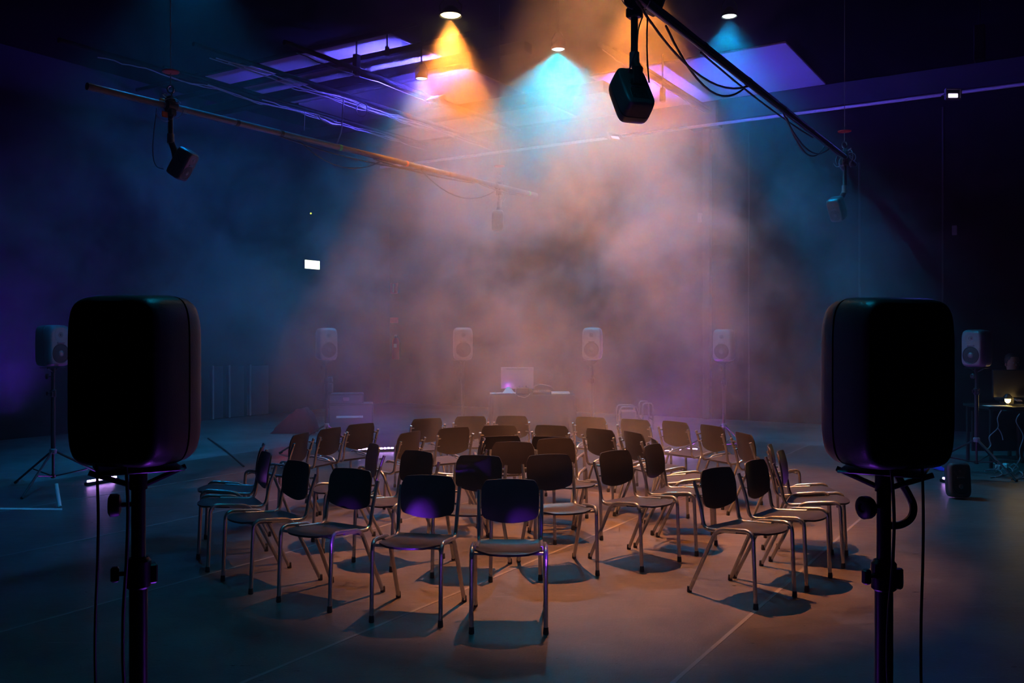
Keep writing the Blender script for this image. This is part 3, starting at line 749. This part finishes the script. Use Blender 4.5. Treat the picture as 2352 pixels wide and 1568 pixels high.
# small things on the far walls
def leftwall(u):
    k = (u-1176.0)/F; dd = VL/(k*VD.x+VD.y); return Vector((k*dd, dd, 0))
def wallbox(u, v, wpx, hpx, name, label, cat, m, wall='L', off=.05, th=.05, kids=()):
    wp = leftwall(u) if wall == 'L' else wallpt(u)
    fd = F/wp.y; z = EYE-(v-HOR)/fd
    nrm = -VD if wall == 'L' else -UD; al = UD if wall == 'L' else -VD
    t = thing(name, label, cat, wp + nrm*(th/2+.001) + Vector((0, 0, z)), (0, 0, math.atan2(al.y, al.x)))
    cosf = abs(al.normalized().dot(Vector((1, 0, 0))))
    ww = wpx/fd/max(cosf, .35); hh = hpx/fd
    MB().box((0, 0, 0), (ww, th, hh), None, .004).build(kids[0] if kids else 'panel', M[m], t)
    return t, ww, hh, fd
t, ww, hh, fd = wallbox(713, 608, 26, 21, 'exit_sign', 'small glowing white-green exit sign on the far left wall', 'sign', 'cab_small', 'L', kids=('sign_housing',))
MB().box((0, -.032, 0), (ww*.94, .014, hh*.92), None, .003).build('lit_panel', M['exit'], t)
for q, (x, z, a, b_) in enumerate(((.03, .03, .02, .07), (.05, -.03, .02, .07), (-.10, .0, .05, .012))):
    pass
t, ww, hh, fd = wallbox(907, 662, 17, 24, 'wall_sign', 'faint red sign with a pale upright bar, above the fire extinguisher', 'sign', 'red', 'B', kids=('sign_plate',))
MB().box((0, -.030, 0), (ww*.2, .012, hh*.8), None, .002).build('pale_bar', M['paper'], t)
wallbox(907, 735, 18, 12, 'notice_plate', 'faint reddish plate on the wall between the red sign and the extinguisher', 'sign', 'red', 'B', kids=('plate',))
p = wallpt(894); fd = F/p.y
t = thing('fire_extinguisher', 'red fire extinguisher on the far wall below the signs', 'extinguisher', p - UD*.12 + Vector((.25, -.15, EYE-(825-HOR)/fd)), (0, 0, 0))
MB().lathe([(.02, 0), (.075, .01), (.085, .04), (.085, .42), (.06, .49), (.025, .52)], n=18).build('cylinder_body', M['red'], t)
MB().box((0, 0, .56), (.05, .10, .05), None, .01).build('valve', M['paper'], t)
MB().tube(spline([(0, .03, .55), (.10, .02, .45), (.11, 0, .2), (.09, 0, .1)]), .012, 6).build('hose', M['rubber'], t)
MB().box((0, -.086, .33), (.07, .01, .09), None, .003).build('label_plate', M['paper'], t)
def dot(u, v, d, name, label, m, r=.02):
    o = MB().lathe([(.001, -r), (r*.7, -r*.7), (r, 0), (r*.7, r*.7), (.001, r)], at(u, v, d), n=10).build(name, M[m]); return tag(o, label, 'light')
p = leftwall(714); dot(714, 490, p.y*.985, 'indicator_light', 'tiny yellow indicator light high on the dark left wall', 'led_yellow', .018)
for (u, v) in ((2193, 525), (2193, 535)):
    p = wallpt(u)
t, ww, hh, fd = wallbox(2193, 529, 9, 22, 'wall_socket', 'small pair of violet-lit sockets on the dark right wall', 'socket', 'cab_small', 'B', kids=('socket_plate',))
t, ww, hh, fd = wallbox(1609, 500, 8, 20, 'wall_socket', 'small pair of bluish sockets on the back wall left of the duct', 'socket', 'cab_small', 'B', kids=('socket_plate',))

# ------------------------------------------------------------------ cloth-covered table with its gear
TD = F/161.0
def tx(u): return (u-1176)/161.0
def tzz(v): return EYE-(v-HOR)/161.0
t = thing('folding_table', 'table behind the far chairs, covered by a black cloth', 'table', (tx(1222), TD, 0))
MB().box((0, 0, .735), (1.16, .62, .028), None, .006).build('tabletop', M['black'], t)
for sx in (-1, 1):
    for sy in (-1, 1): MB().cyl((sx*.52, sy*.26, 0), (sx*.52, sy*.26, .722), .014, 8).build('leg', M['chrome'], t)
m = MB(); n = 96; pts = []
for k in range(n):
    a = 2*PI*k/n; c_, s_ = math.cos(a), math.sin(a); e = 9.0
    x = math.copysign(abs(c_)**(2/e), c_)*.60; y = math.copysign(abs(s_)**(2/e), s_)*.33; pts.append((x, y))
vs = [(0, 0, .7555)]; rings = [(1.0, .755, 0), (1.012, .745, .0), (1.02, .60, .006), (1.035, .45, .012), (1.05, .30, .018), (1.06, .22, .020)]
for (sc_, z, am) in rings:
    for k, (x, y) in enumerate(pts):
        wv = am*math.sin(k*1.31+1.5*math.sin(k*.35)); L_ = math.hypot(x, y)
        vs.append((x*sc_ + x/L_*wv, y*sc_ + y/L_*wv, z))
fs = [(0, 1+k, 1+(k+1) % n) for k in range(n)]
for r in range(len(rings)-1):
    for k in range(n):
        j = (k+1) % n; fs.append((1+r*n+k, 1+(r+1)*n+k, 1+(r+1)*n+j, 1+r*n+j))
o = MB().add(vs, fs).build('tablecloth', M['cloth']); o.location = (tx(1222), TD, 0.002); tag(o, 'black cloth draped over the far table, hanging in folds', 'tablecloth')
TT = .7575
# flat screen seen from behind
t = thing('monitor_screen', 'flat monitor standing upright on the left of the covered table, glowing violet at its foot', 'monitor', (tx(1188), TD+.12, TT))
MB().box((0, 0, .215), (.47, .03, .31), None, .006).build('screen_shell', M['screen'], t)
MB().box((0, -.018, .345), (.30, .006, .012), None, .002).build('vent_slot', M['black'], t)
MB().box((0, .01, .03), (.05, .02, .08), None, .004).build('screen_neck', M['screen'], t)
MB().box((0, .0, .004), (.22, .15, .008), None, .003).build('screen_foot', M['screen'], t)
light('screen_glow', 'POINT', (tx(1166), TD+.02, TT+.09), 1.0, (0.55, 0.08, 0.9), shadow_soft_size=.03)
# crumpled paper
m = MB(); random.seed(3); vs = []; fs = []; nx, ny = 12, 8
for j in range(ny+1):
    for i in range(nx+1):
        u_ = i/nx; v_ = j/ny
        vs.append((-.26+.36*u_+random.uniform(-.006, .006), -.09+.17*v_+random.uniform(-.006, .006), .012+.085*max(0, math.sin(PI*min(1, max(0, (u_-.5)/.45))))*math.sin(PI*v_)+random.uniform(0, .012)))
for j in range(ny):
    for i in range(nx):
        a = j*(nx+1)+i; fs.append((a, a+1, a+nx+2, a+nx+1))
o = m.add(vs, fs).build('crumpled_cloth', M['paper'], smooth=False); o.location = (tx(1168), TD-.17, TT); tag(o, 'crumpled white cloth brightly lit on the left edge of the covered table', 'cloth')
random.seed(11)
# lamp or carrying frame: bent tube
t = thing('tube_frame', 'bent pale tube frame arching over the mixer on the covered table', 'frame', (tx(1222), TD-.12, TT))
MB().tube(bend([(0, 0, 0), (.035, 0, .115), (.13, 0, .135), (.27, 0, .105), (.31, 0, .07)], .03), .006, 8).build('tube', M['chrome'], t)
MB().tube(bend([(0, .16, 0), (.035, .16, .115), (.13, .16, .135), (.27, .16, .105), (.31, .16, .07)], .03), .006, 8).build('tube', M['chrome'], t)
MB().cyl((.13, 0, .135), (.13, .16, .135), .005, 8).build('cross_tube', M['chrome'], t)
t = thing('mixer', 'small black mixer with knobs under the tube frame', 'mixer', (tx(1244), TD-.14, TT))
MB().box((0, 0, .022), (.26, .20, .044), Euler((R(6), 0, 0)).to_matrix(), .006).build('mixer_body', M['black'], t)
for q in range(7): MB().cyl((-.10+.033*q, -.05, .045), (-.10+.033*q, -.052, .062), .008, 8).build('knob', M['cab_small'], t)
t = thing('mixer', 'dark gear box in the middle of the covered table, left of the tube frame', 'mixer', (tx(1200), TD-.05, TT))
MB().box((0, 0, .045), (.18, .18, .09), None, .01).build('mixer_body', M['black'], t)
for q in range(3): MB().cyl((-.05+.05*q, 0, .088), (-.05+.05*q, 0, .115), .006, 8).build('plug', M['chrome'], t)
t = thing('keyboard', 'slim pale keyboard lying on the right of the covered table', 'keyboard', (tx(1283), TD-.12, TT))
MB().box((0, 0, .016), (.30, .13, .026), None, .005).build('keyboard_body', M['paper'], t)
MB().box((0, -.01, .032), (.28, .08, .007), None, .002).build('key_row', M['white'], t)
cable('table_cable', 'thin cable sagging over the front edge of the covered table', [(tx(1184), TD-.28, TT+.006), (tx(1190), TD-.335, TT-.012), (tx(1203), TD-.352, TT-.03), (tx(1212), TD-.335, TT-.01), (tx(1216), TD-.28, TT+.01)], .005, 'cable_grey')

# ------------------------------------------------------------------ cases, racks and red things by the left and far walls
def crate(u0, u1, v0, v1, fd, label, strip=False, yaw=8, dz=0.0, m='silver_case'):
    ww = (u1-u0)/fd; z0 = EYE-(v1-HOR)/fd; z1 = EYE-(v0-HOR)/fd; d_ = F/fd
    z0 = max(z0, 0.0)
    t = thing('flight_case', label, 'case', (((u0+u1)/2-1176)/fd, d_+.25, z0), (0, 0, R(yaw)), 'flight cases')
    MB().box((0, 0, (z1-z0)/2), (ww, .5, z1-z0), None, .012).build('case_body', M[m], t)
    k = MB(); hh = z1-z0
    for sx in (-1, 1):
        k.box((sx*ww/2, -.25, hh/2), (.022, .022, hh), None, .004)
    k.box((0, -.25, hh-.005), (ww, .02, .02), None, .004); k.box((0, -.25, .01), (ww, .02, .02), None, .004)
    k.build('case_edging', M['duct'], t)
    if strip: MB().box((-.02, -.262, hh*.62), (ww*.62, .012, .035), None, .004).build('pale_strip', M['white'], t)
    else: MB().box((0, -.258, hh*.5), (.10, .012, .06), None, .004).build('case_latch', M['chrome'], t)
    return t
crate(752, 850, 928, 1060, 148, 'larger flight case at the left rear with a pale violet strip', True, 8, m='silver_case')
crate(752, 828, 905, 927.0, 147.6, 'smaller case lying on top of the striped flight case', False, 8, m='silver_case')
t = thing('camera_rig', 'small device on an arm standing on the stacked cases at the left rear', 'device', ((748-1176)/148., F/148.+.25, EYE-(905-HOR)/148.))
MB().box((0, 0, .08), (.12, .12, .15), None, .01).build('device_body', M['duct'], t)
MB().tube(bend([(.0, 0, .15), (-.08, 0, .24), (.05, 0, .26), (.06, 0, .18)], .03), .012, 8).build('arm', M['chrome'], t)
# red folded drape heaped on the floor by the wall
m = MB(); vs = []; fs = []; nx, ny = 26, 14; rnd = random.Random(5)
for j in range(ny+1):
    for i in range(nx+1):
        x = -1+2*i/nx; y = -1+2*j/ny
        hgt = max(0.0, (1-x**4)*(1-y**4))**.6*(.34+.16*math.sin(x*2.2+.6))
        vs.append((x*.34+.02*math.sin(y*7), y*.28, .006+.8*hgt*(1+.04*math.sin(x*17+y*2.5))))
for j in range(ny):
    for i in range(nx):
        a = j*(nx+1)+i; fs.append((a, a+1, a+nx+2, a+nx+1))
fs.append(tuple([j*(nx+1) for j in range(ny+1)] + [ny*(nx+1)+i for i in range(1, nx+1)] + [j*(nx+1)+nx for j in range(ny-1, -1, -1)] + list(range(nx-1, 0, -1))))
o = m.add(vs, fs).build('folded_drape', M['drape'])
o.location = ((680-1176)/140., F/140., .0); tag(o, 'dim red drape heaped on the floor by the left wall', 'drape')
light('added_red_light', 'POINT', ((672-1176)/140., F/140.-.5, .75), 1.6, (1.0, .03, .12), shadow_soft_size=.1)  # unseen point light added so the drape shows red

# tubular racks at the back
for (u0, u1, v0, fd, lab) in ((1424, 1466, 934, 140, 'low tubular rack against the back wall, left of two, violet-lit'), (1476, 1500, 925, 136, 'narrow tubular rack against the back wall, right of two, violet-lit')):
    t = thing('tubular_rack', lab, 'rack', (((u0+u1)/2-1176)/fd, F/fd, 0), group='tubular racks')
    hw = (u1-u0)/2/fd; zt = EYE-(v0-HOR)/fd
    for y in (0, .45): MB().tube(bend([(-hw, y, 0), (-hw, y, zt), (hw, y, zt), (hw, y, 0)], .07), .014, 8).build('hoop', M['chrome'], t)
    for x in (-hw, hw): MB().cyl((x, 0, zt*.35), (x, .45, zt*.35), .010, 8).build('side_rail', M['chrome'], t)
    if hw > .1: MB().box((0, .22, zt*.5), (hw*1.7, .40, zt*.62), None, .01).build('bin', M['silver_case'], t)
# panels leaning at the left wall
for k_, (u0, u1) in enumerate(((474, 508), (512, 556), (560, 612))):
    a_ = leftwall(u0); b_ = leftwall(u1); va = a_.dot(UD); vb = b_.dot(UD)
    o = rbox(MB(), va+.05, vb-.03, VL-.10, VL-.02, 0.02, 1.0, .01).build('wall_panel', M['silver_case'])
    tag(o, ('narrow low panel', 'middle low panel', 'wider low panel')[k_] + ' standing against the left wall, ' + ('beside the left near speaker', 'between two others', 'nearest the red drape')[k_], 'panel', 'low panels along the left wall')
    o2 = rbox(MB(), va+.05, va+.08, VL-.125, VL-.101, .02, 1.02, .004).build('panel_edging', M['white_pipe'], o)

# thin white strip on the floor at the left edge
o = MB().add([atz(-260, 1163, .005), atz(143, 1167, .005), atz(143, 1171, .005), atz(-260, 1167, .005)], [(3, 2, 1, 0)]).build('floor_strip', M['white'], smooth=False)
mod = o.modifiers.new('thick', 'SOLIDIFY'); mod.thickness = .0006; mod.offset = 1
tag(o, 'thin white strip on the floor at the left edge, ending at a stand foot', 'tape')
q = atz(137, 1163, .02); q2 = at(129, 1112, q.y+.12)  # light falling on the stand foot is put into its white colour
o = MB().cyl(q, q2, .018, 12).build('lit_white_foot', M['white']); tag(o, 'tube end standing at the white strip, foot of the far left stand, its lit white painted in', 'tube')

# ------------------------------------------------------------------ equipment desk on the right
DD = 10.9; fd = F/DD
def dx(u): return (u-1176)/fd
t = thing('equipment_desk', 'dark equipment desk at the right edge with glowing yellow lamps', 'desk', (dx(2330), DD, 0))
MB().box((0, 0, .72), (.95, .62, .035), None, .006).build('desktop', M['black'], t)
for sx in (-1, 1):
    for sy in (-1, 1): MB().box((sx*.43, sy*.27, .352), (.035, .035, .70), None, .004).build('leg', M['black'], t)
MB().box((0, .20, .40), (.84, .02, .5), None, .004).build('back_panel', M['black'], t)
for (u, lab, ox) in ((2300, 'small glowing yellow desk lamp, left one on the equipment desk', 0), (2346, 'small glowing yellow desk lamp, right one on the equipment desk', 0)):
    t = thing('desk_lamp', lab, 'lamp', (dx(u), DD-.14, .738), (0, 0, 0), 'desk lamps')
    MB().lathe([(.045, 0), (.045, .008), (.012, .014), (.010, .05), (.001, .052)], n=14).build('lamp_base', M['black'], t)
    MB().lathe([(.012, .03), (.030, .05), (.034, .08), (.022, .105), (.001, .112)], n=14).build('bulb', M['desk_lamp'], t)
    MB().lathe([(.050, .085), (.046, .11), (.022, .14), (.001, .145)], n=14).build('lamp_cap', M['black'], t)
    light('lamp_glow', 'POINT', (dx(u), DD-.26, .80), 1.1, (1.0, .62, .16), shadow_soft_size=.03)
t = thing('rack_monitor', 'black monitor on the equipment desk, seen from behind', 'monitor', (dx(2322), DD-.02, .738))
MB().box((0, 0, .26), (.48, .04, .34), None, .008).build('screen_shell', M['black'], t)
MB().box((0, .02, .06), (.06, .03, .12), None, .004).build('screen_neck', M['black'], t)
MB().box((0, 0, .006), (.24, .18, .012), None, .004).build('screen_foot', M['black'], t)
t = thing('paper_sheet', 'yellow-lit sheets under the left desk lamp', 'paper', (dx(2270), DD-.20, .738))
MB().box((0, 0, .003), (.26, .18, .005), None).build('sheet_stack', M['paper'], t)

# operator: seated person, only the side of the head and shoulder is in the frame
def skinned(name, verts, edges, radii, m, parent=None, root=0, sub=2):
    me = bpy.data.meshes.new(name); me.from_pydata(verts, edges, []); me.update()
    o = bpy.data.objects.new(name, me); COL.objects.link(o)
    sk = o.modifiers.new('skin', 'SKIN'); sk.use_smooth_shade = True
    for i, r in enumerate(radii):
        d_ = me.skin_vertices[0].data[i]; d_.radius = r if isinstance(r, tuple) else (r, r); d_.use_root = (i == root)
    s_ = o.modifiers.new('sub', 'SUBSURF'); s_.levels = sub; s_.render_levels = sub
    me.materials.append(m)
    if parent: o.parent = parent
    return o
px_, py_ = dx(2386), DD+.62
per = thing('person', 'person seated behind the equipment desk, cut by the right edge of the frame', 'person', (px_, py_, 0), (0, 0, 0))
v = [(0, 0, .50), (0, -.02, .70), (0, -.03, .90), (0, -.01, 1.02), (0, -.03, 1.10),
     (-.18, -.02, .97), (-.25, -.14, .78), (-.17, -.34, .79), (.18, -.02, .97), (.25, -.14, .78), (.17, -.34, .79),
     (-.10, -.22, .50), (-.12, -.42, .47), (-.12, -.42, .05), (.10, -.22, .50), (.12, -.42, .47), (.12, -.42, .05), (-.12, -.52, .03), (.12, -.52, .03)]
e = [(0, 1), (1, 2), (2, 3), (3, 4), (3, 5), (5, 6), (6, 7), (3, 8), (8, 9), (9, 10), (0, 11), (11, 12), (12, 13), (13, 17), (0, 14), (14, 15), (15, 16), (16, 18)]
skinned('body', v, e, [(.15, .12), (.15, .11), (.16, .11), .09, .05, .062, .045, .033, .062, .045, .033, .085, .062, .038, .085, .062, .038, .03, .03], M['black'], per)
h = MB(); h.lathe([(.02, -.125), (.055, -.11), (.070, -.06), (.078, .0), (.080, .05), (.068, .09), (.035, .118), (.001, .124)], (0, -.05, 1.22), n=24)
h.lathe([(.011, -.012), (.016, 0), (.004, .02)], (0, -.135, 1.205), (0, -.3, 1), n=10)
hd = h.build('head', M['skin'], per)
MB().lathe([(.082, .0), (.088, .05), (.076, .10), (.04, .130), (.001, .136)], (0, -.035, 1.225), n=24).build('hair', M['rubber'], per)
for sx in (-1, 1):
    MB().lathe([(.004, 0), (.018, .004), (.022, .012), (.014, .018)], (sx*.074, -.045, 1.21), (sx, 0, 0), 12).build('ear', M['skin'], hd)
    MB().lathe([(.001, .0), (.009, .001), (.007, .005), (.001, .007)], (sx*.028, -.122, 1.235), (0, -1, 0), 10).build('eye', M['white'], hd)
    hand = [(sx*.17, -.36, .79), (sx*.165, -.42, .785)]
    ed = [(0, 1)]; ra = [(.030, .018), (.036, .014)]
    for q in range(4):
        b_ = len(hand); x0 = sx*.165+(-.027+.018*q)
        hand += [(x0, -.46, .785), (x0, -.485-.004*(q in (1, 2)), .782), (x0, -.505-.006*(q in (1, 2)), .772)]
        ed += [(1, b_), (b_, b_+1), (b_+1, b_+2)]; ra += [.009, .008, .007]
    b_ = len(hand); hand += [(sx*.125, -.40, .782), (sx*.11, -.43, .776)]; ed += [(0, b_), (b_, b_+1)]; ra += [.011, .009]
    skinned('hand', hand, ed, ra, M['skin'], per, 0, 1)
st = thing('stool', 'dark stool under the person at the equipment desk', 'stool', (px_, py_+.02, 0))
MB().lathe([(.17, .36), (.18, .37), (.18, .40), (.16, .41)], n=20).build('stool_seat', M['black'], st)
MB().cyl((0, 0, .02), (0, 0, .37), .025, 12).build('stool_post', M['blackpipe'], st)
MB().lathe([(.20, 0), (.20, .012), (.04, .03)], n=20).build('stool_base', M['blackpipe'], st)

# floor monitor, cables and plugs on the right
p = atz(2212, 1148, 0); sp = make_speaker('floor_monitor', 'small dark loudspeaker standing on the floor at the right beside the light strip', M['cab'], True, (p.x, p.y+.1, .175+.004), (R(8), 0, R(172)), .78, None)
random.seed(21)
def snake(name, label, pts, r=.007, m='cable_grey', grp=None):
    return cable(name, label, pts, r, m, 6, grp)
g = 'cables by the equipment desk'
snake('hanging_cable', 'cable looping down from the desk lamp to the floor, left of two', [at(2300, 942, DD-.4), at(2291, 960, DD-.4), at(2292, 982, DD-.4), at(2272, 1003, DD-.4), at(2276, 1022, DD-.4), at(2262, 1036, DD-.4)], .006, grp=g)
snake('hanging_cable', 'cable hanging from the right desk lamp down to the plugs', [at(2342, 950, DD-.4), at(2334, 968, DD-.4), at(2350, 1000, DD-.4), at(2342, 1032, DD-.4), at(2342, 1055, DD-.4), at(2320, 1086, DD-.5)], .006, grp=g)
snake('hanging_cable', 'short cable branching off under the equipment desk', [at(2292, 982, DD-.4), at(2300, 995, DD-.4), at(2304, 1010, DD-.4)], .006, grp=g)
for q in range(7):
    u0 = 2272+q*12; v0 = 1078+random.uniform(-14, 16)
    pts = [atz(u0, v0, .012), atz(u0+10, v0-6, .03), atz(u0+18, v0+3, .06), atz(u0+9, v0+9, .012), atz(u0-10, v0+12, .012)]
    snake('floor_cable', 'loose cable loop on the floor among the plugs by the equipment desk', pts, .007, grp='loose cable loops by the equipment desk')
for q in range(6):
    snake('data_cable', 'thin blue cable fanning out on the floor right of the right near speaker', [atz(2140, 1074, .02), atz(2158, 1071+q*1.5, .03), atz(2170, 1075+q*1.3, .02), atz(2184-q, 1078+q*1.2-6*(q == 0), .012)], .006, 'blue', 'thin blue cables on the floor')
for (u, v, lab) in ((2293, 1081, 'pale plug block on the floor left of the equipment desk leg'), (2310, 1077, 'round plug on the floor beside the pale plug block')):
    p = atz(u, v, .0); t = thing('plug_block', lab, 'plug', p)
    MB().box((0, 0, .035), (.05, .06, .07), Euler((0, 0, .4)).to_matrix(), .008).build('plug_body', M['paper'], t)
    MB().cyl((0, 0, .07), (.0, 0, .085), .012, 10).build('plug_pin', M['chrome'], t)
# cable on the floor behind the far right chairs
o = cable('curved_cable', 'curved violet-lit cable arching off the floor behind the far right chairs', [atz(1558, 1031, .03), at(1568, 1023, 11.2), at(1582, 1020, 11.2), at(1596, 1025, 11.2), at(1612, 1032, 11.25), at(1625, 1036, 11.3)], .012, 'cable_grey')
cable('floor_cable', 'thin cable lying across the pale floor left of the chairs', [atz(478, 1006, .008), atz(520, 1036, .008), atz(560, 1071, .010)], .012, 'cable')

# ------------------------------------------------------------------ violet light low in the room
light('violet_wash', 'SPOT', (-7.0, 12.4, .35), 420, (0.13, 0.03, 1.0), spot_size=R(74), spot_blend=.9, shadow_soft_size=.15, aim=(-6.4, 12.2, 3.0))

# ------------------------------------------------------------------ haze: one volume of drifting stage smoke
hz = MB()
rbox(hz, 1.5, UB-.46, -3.0, VL-.14, .02, H-.06)
hz = hz.build('stage_haze', M['rubber'], smooth=False); hz.data.materials.clear()
m = bpy.data.materials.new('haze'); m.use_nodes = True; nt = m.node_tree; nt.nodes.clear()
out = nt.nodes.new('ShaderNodeOutputMaterial'); vs_ = nt.nodes.new('ShaderNodeVolumeScatter')
nt.links.new(vs_.outputs[0], out.inputs['Volume'])
vs_.inputs['Color'].default_value = (1, 1, 1, 1); vs_.inputs['Anisotropy'].default_value = 0.0
def N(t, **k):
    n = nt.nodes.new(t)
    for a, c in k.items(): setattr(n, a, c)
    return n
L = nt.links.new
tc = N('ShaderNodeTexCoord')
wn = N('ShaderNodeTexNoise'); wn.inputs['Scale'].default_value = .55; wn.inputs['Detail'].default_value = 2; L(tc.outputs['Object'], wn.inputs['Vector'])
wsub = N('ShaderNodeVectorMath', operation='SUBTRACT'); L(wn.outputs['Color'], wsub.inputs[0]); wsub.inputs[1].default_value = (.5, .5, .5)
wsc = N('ShaderNodeVectorMath', operation='SCALE'); L(wsub.outputs[0], wsc.inputs[0]); wsc.inputs['Scale'].default_value = 2.6
wadd = N('ShaderNodeVectorMath', operation='ADD'); L(tc.outputs['Object'], wadd.inputs[0]); L(wsc.outputs[0], wadd.inputs[1])
nz = N('ShaderNodeTexNoise'); nz.inputs['Scale'].default_value = .60; nz.inputs['Detail'].default_value = 6; nz.inputs['Roughness'].default_value = .66
L(wadd.outputs[0], nz.inputs['Vector'])
mr = N('ShaderNodeMapRange', interpolation_type='SMOOTHSTEP'); mr.inputs[1].default_value = .44; mr.inputs[2].default_value = .59; mr.inputs[3].default_value = .02; mr.inputs[4].default_value = 1.0
L(nz.outputs[0], mr.inputs[0])
# drifting clouds: centre, radii, density
BLOBS = [
 ((-.6, 10.4, 3.8), (1.6, 1.8, 1.6), .22),
 ((.6, 11.5, 4.55), (1.2, 1.1, 1.0), .55),
 ((-.72, 10.4, 4.4), (.95, .9, 1.4), 1.0),
 ((1.0, 10.6, 2.6), (2.6, 2.4, 1.5), .24),
 ((1.5, 9.2, 3.9), (1.0, 1.2, 1.6), .17),
 ((-1.0, 9.5, 1.9), (1.8, 2.0, 1.0), .20),
 ((.3, 9.0, .8), (2.3, 1.5, .6), .13),
 ((3.4, 11.0, 2.5), (1.6, 2.0, 1.6), .08),
 ((-3.4, 9.6, 2.6), (1.7, 2.2, 1.05), .22),
 ((2.8, 12.3, .8), (1.6, 1.2, .7), .16),
 ((1.15, 9.0, 4.7), (.8, .7, .8), .10),
 ((2.1, 10.1, 4.2), (.7, .8, .6), .14),
 ((-6.4, 11.5, 2.0), (1.4, 1.6, 1.3), .16),
]
prev = None; beam_sum = None
for c_, r_, dn_ in BLOBS:
    a = N('ShaderNodeVectorMath', operation='SUBTRACT'); L((tc.outputs['Object'] if dn_ > .4 else wadd.outputs[0]), a.inputs[0]); a.inputs[1].default_value = c_
    b = N('ShaderNodeVectorMath', operation='DIVIDE'); L(a.outputs[0], b.inputs[0]); b.inputs[1].default_value = r_
    c2 = N('ShaderNodeVectorMath', operation='DOT_PRODUCT'); L(b.outputs[0], c2.inputs[0]); L(b.outputs[0], c2.inputs[1])
    d2 = N('ShaderNodeMath', operation='MULTIPLY'); L(c2.outputs['Value'], d2.inputs[0]); d2.inputs[1].default_value = -1.0
    e2 = N('ShaderNodeMath', operation='EXPONENT'); L(d2.outputs[0], e2.inputs[0])
    f2 = N('ShaderNodeMath', operation='MULTIPLY_ADD'); L(e2.outputs[0], f2.inputs[0]); f2.inputs[1].default_value = dn_
    if dn_ > .4:       # thicker smoke that fills the two beams evenly
        f2.inputs[2].default_value = 0.0
        if beam_sum is not None: L(beam_sum.outputs[0], f2.inputs[2])
        beam_sum = f2
    else:
        f2.inputs[2].default_value = 0.0
        if prev is not None: L(prev.outputs[0], f2.inputs[2])
        prev = f2
mu = N('ShaderNodeMath', operation='MULTIPLY_ADD'); L(prev.outputs[0], mu.inputs[0]); L(mr.outputs[0], mu.inputs[1]); mu.inputs[2].default_value = 0.0018
m2 = N('ShaderNodeMath', operation='MULTIPLY_ADD'); L(mr.outputs[0], m2.inputs[0]); m2.inputs[1].default_value = .55; m2.inputs[2].default_value = .45
m3_ = N('ShaderNodeMath', operation='MULTIPLY_ADD'); L(beam_sum.outputs[0], m3_.inputs[0]); L(m2.outputs[0], m3_.inputs[1]); L(mu.outputs[0], m3_.inputs[2])
L(m3_.outputs[0], vs_.inputs['Density'])
hz.data.materials.append(m)
tag(hz, 'drifting stage smoke filling the hall, orange in the middle and blue at the sides', 'smoke', kind='stuff')
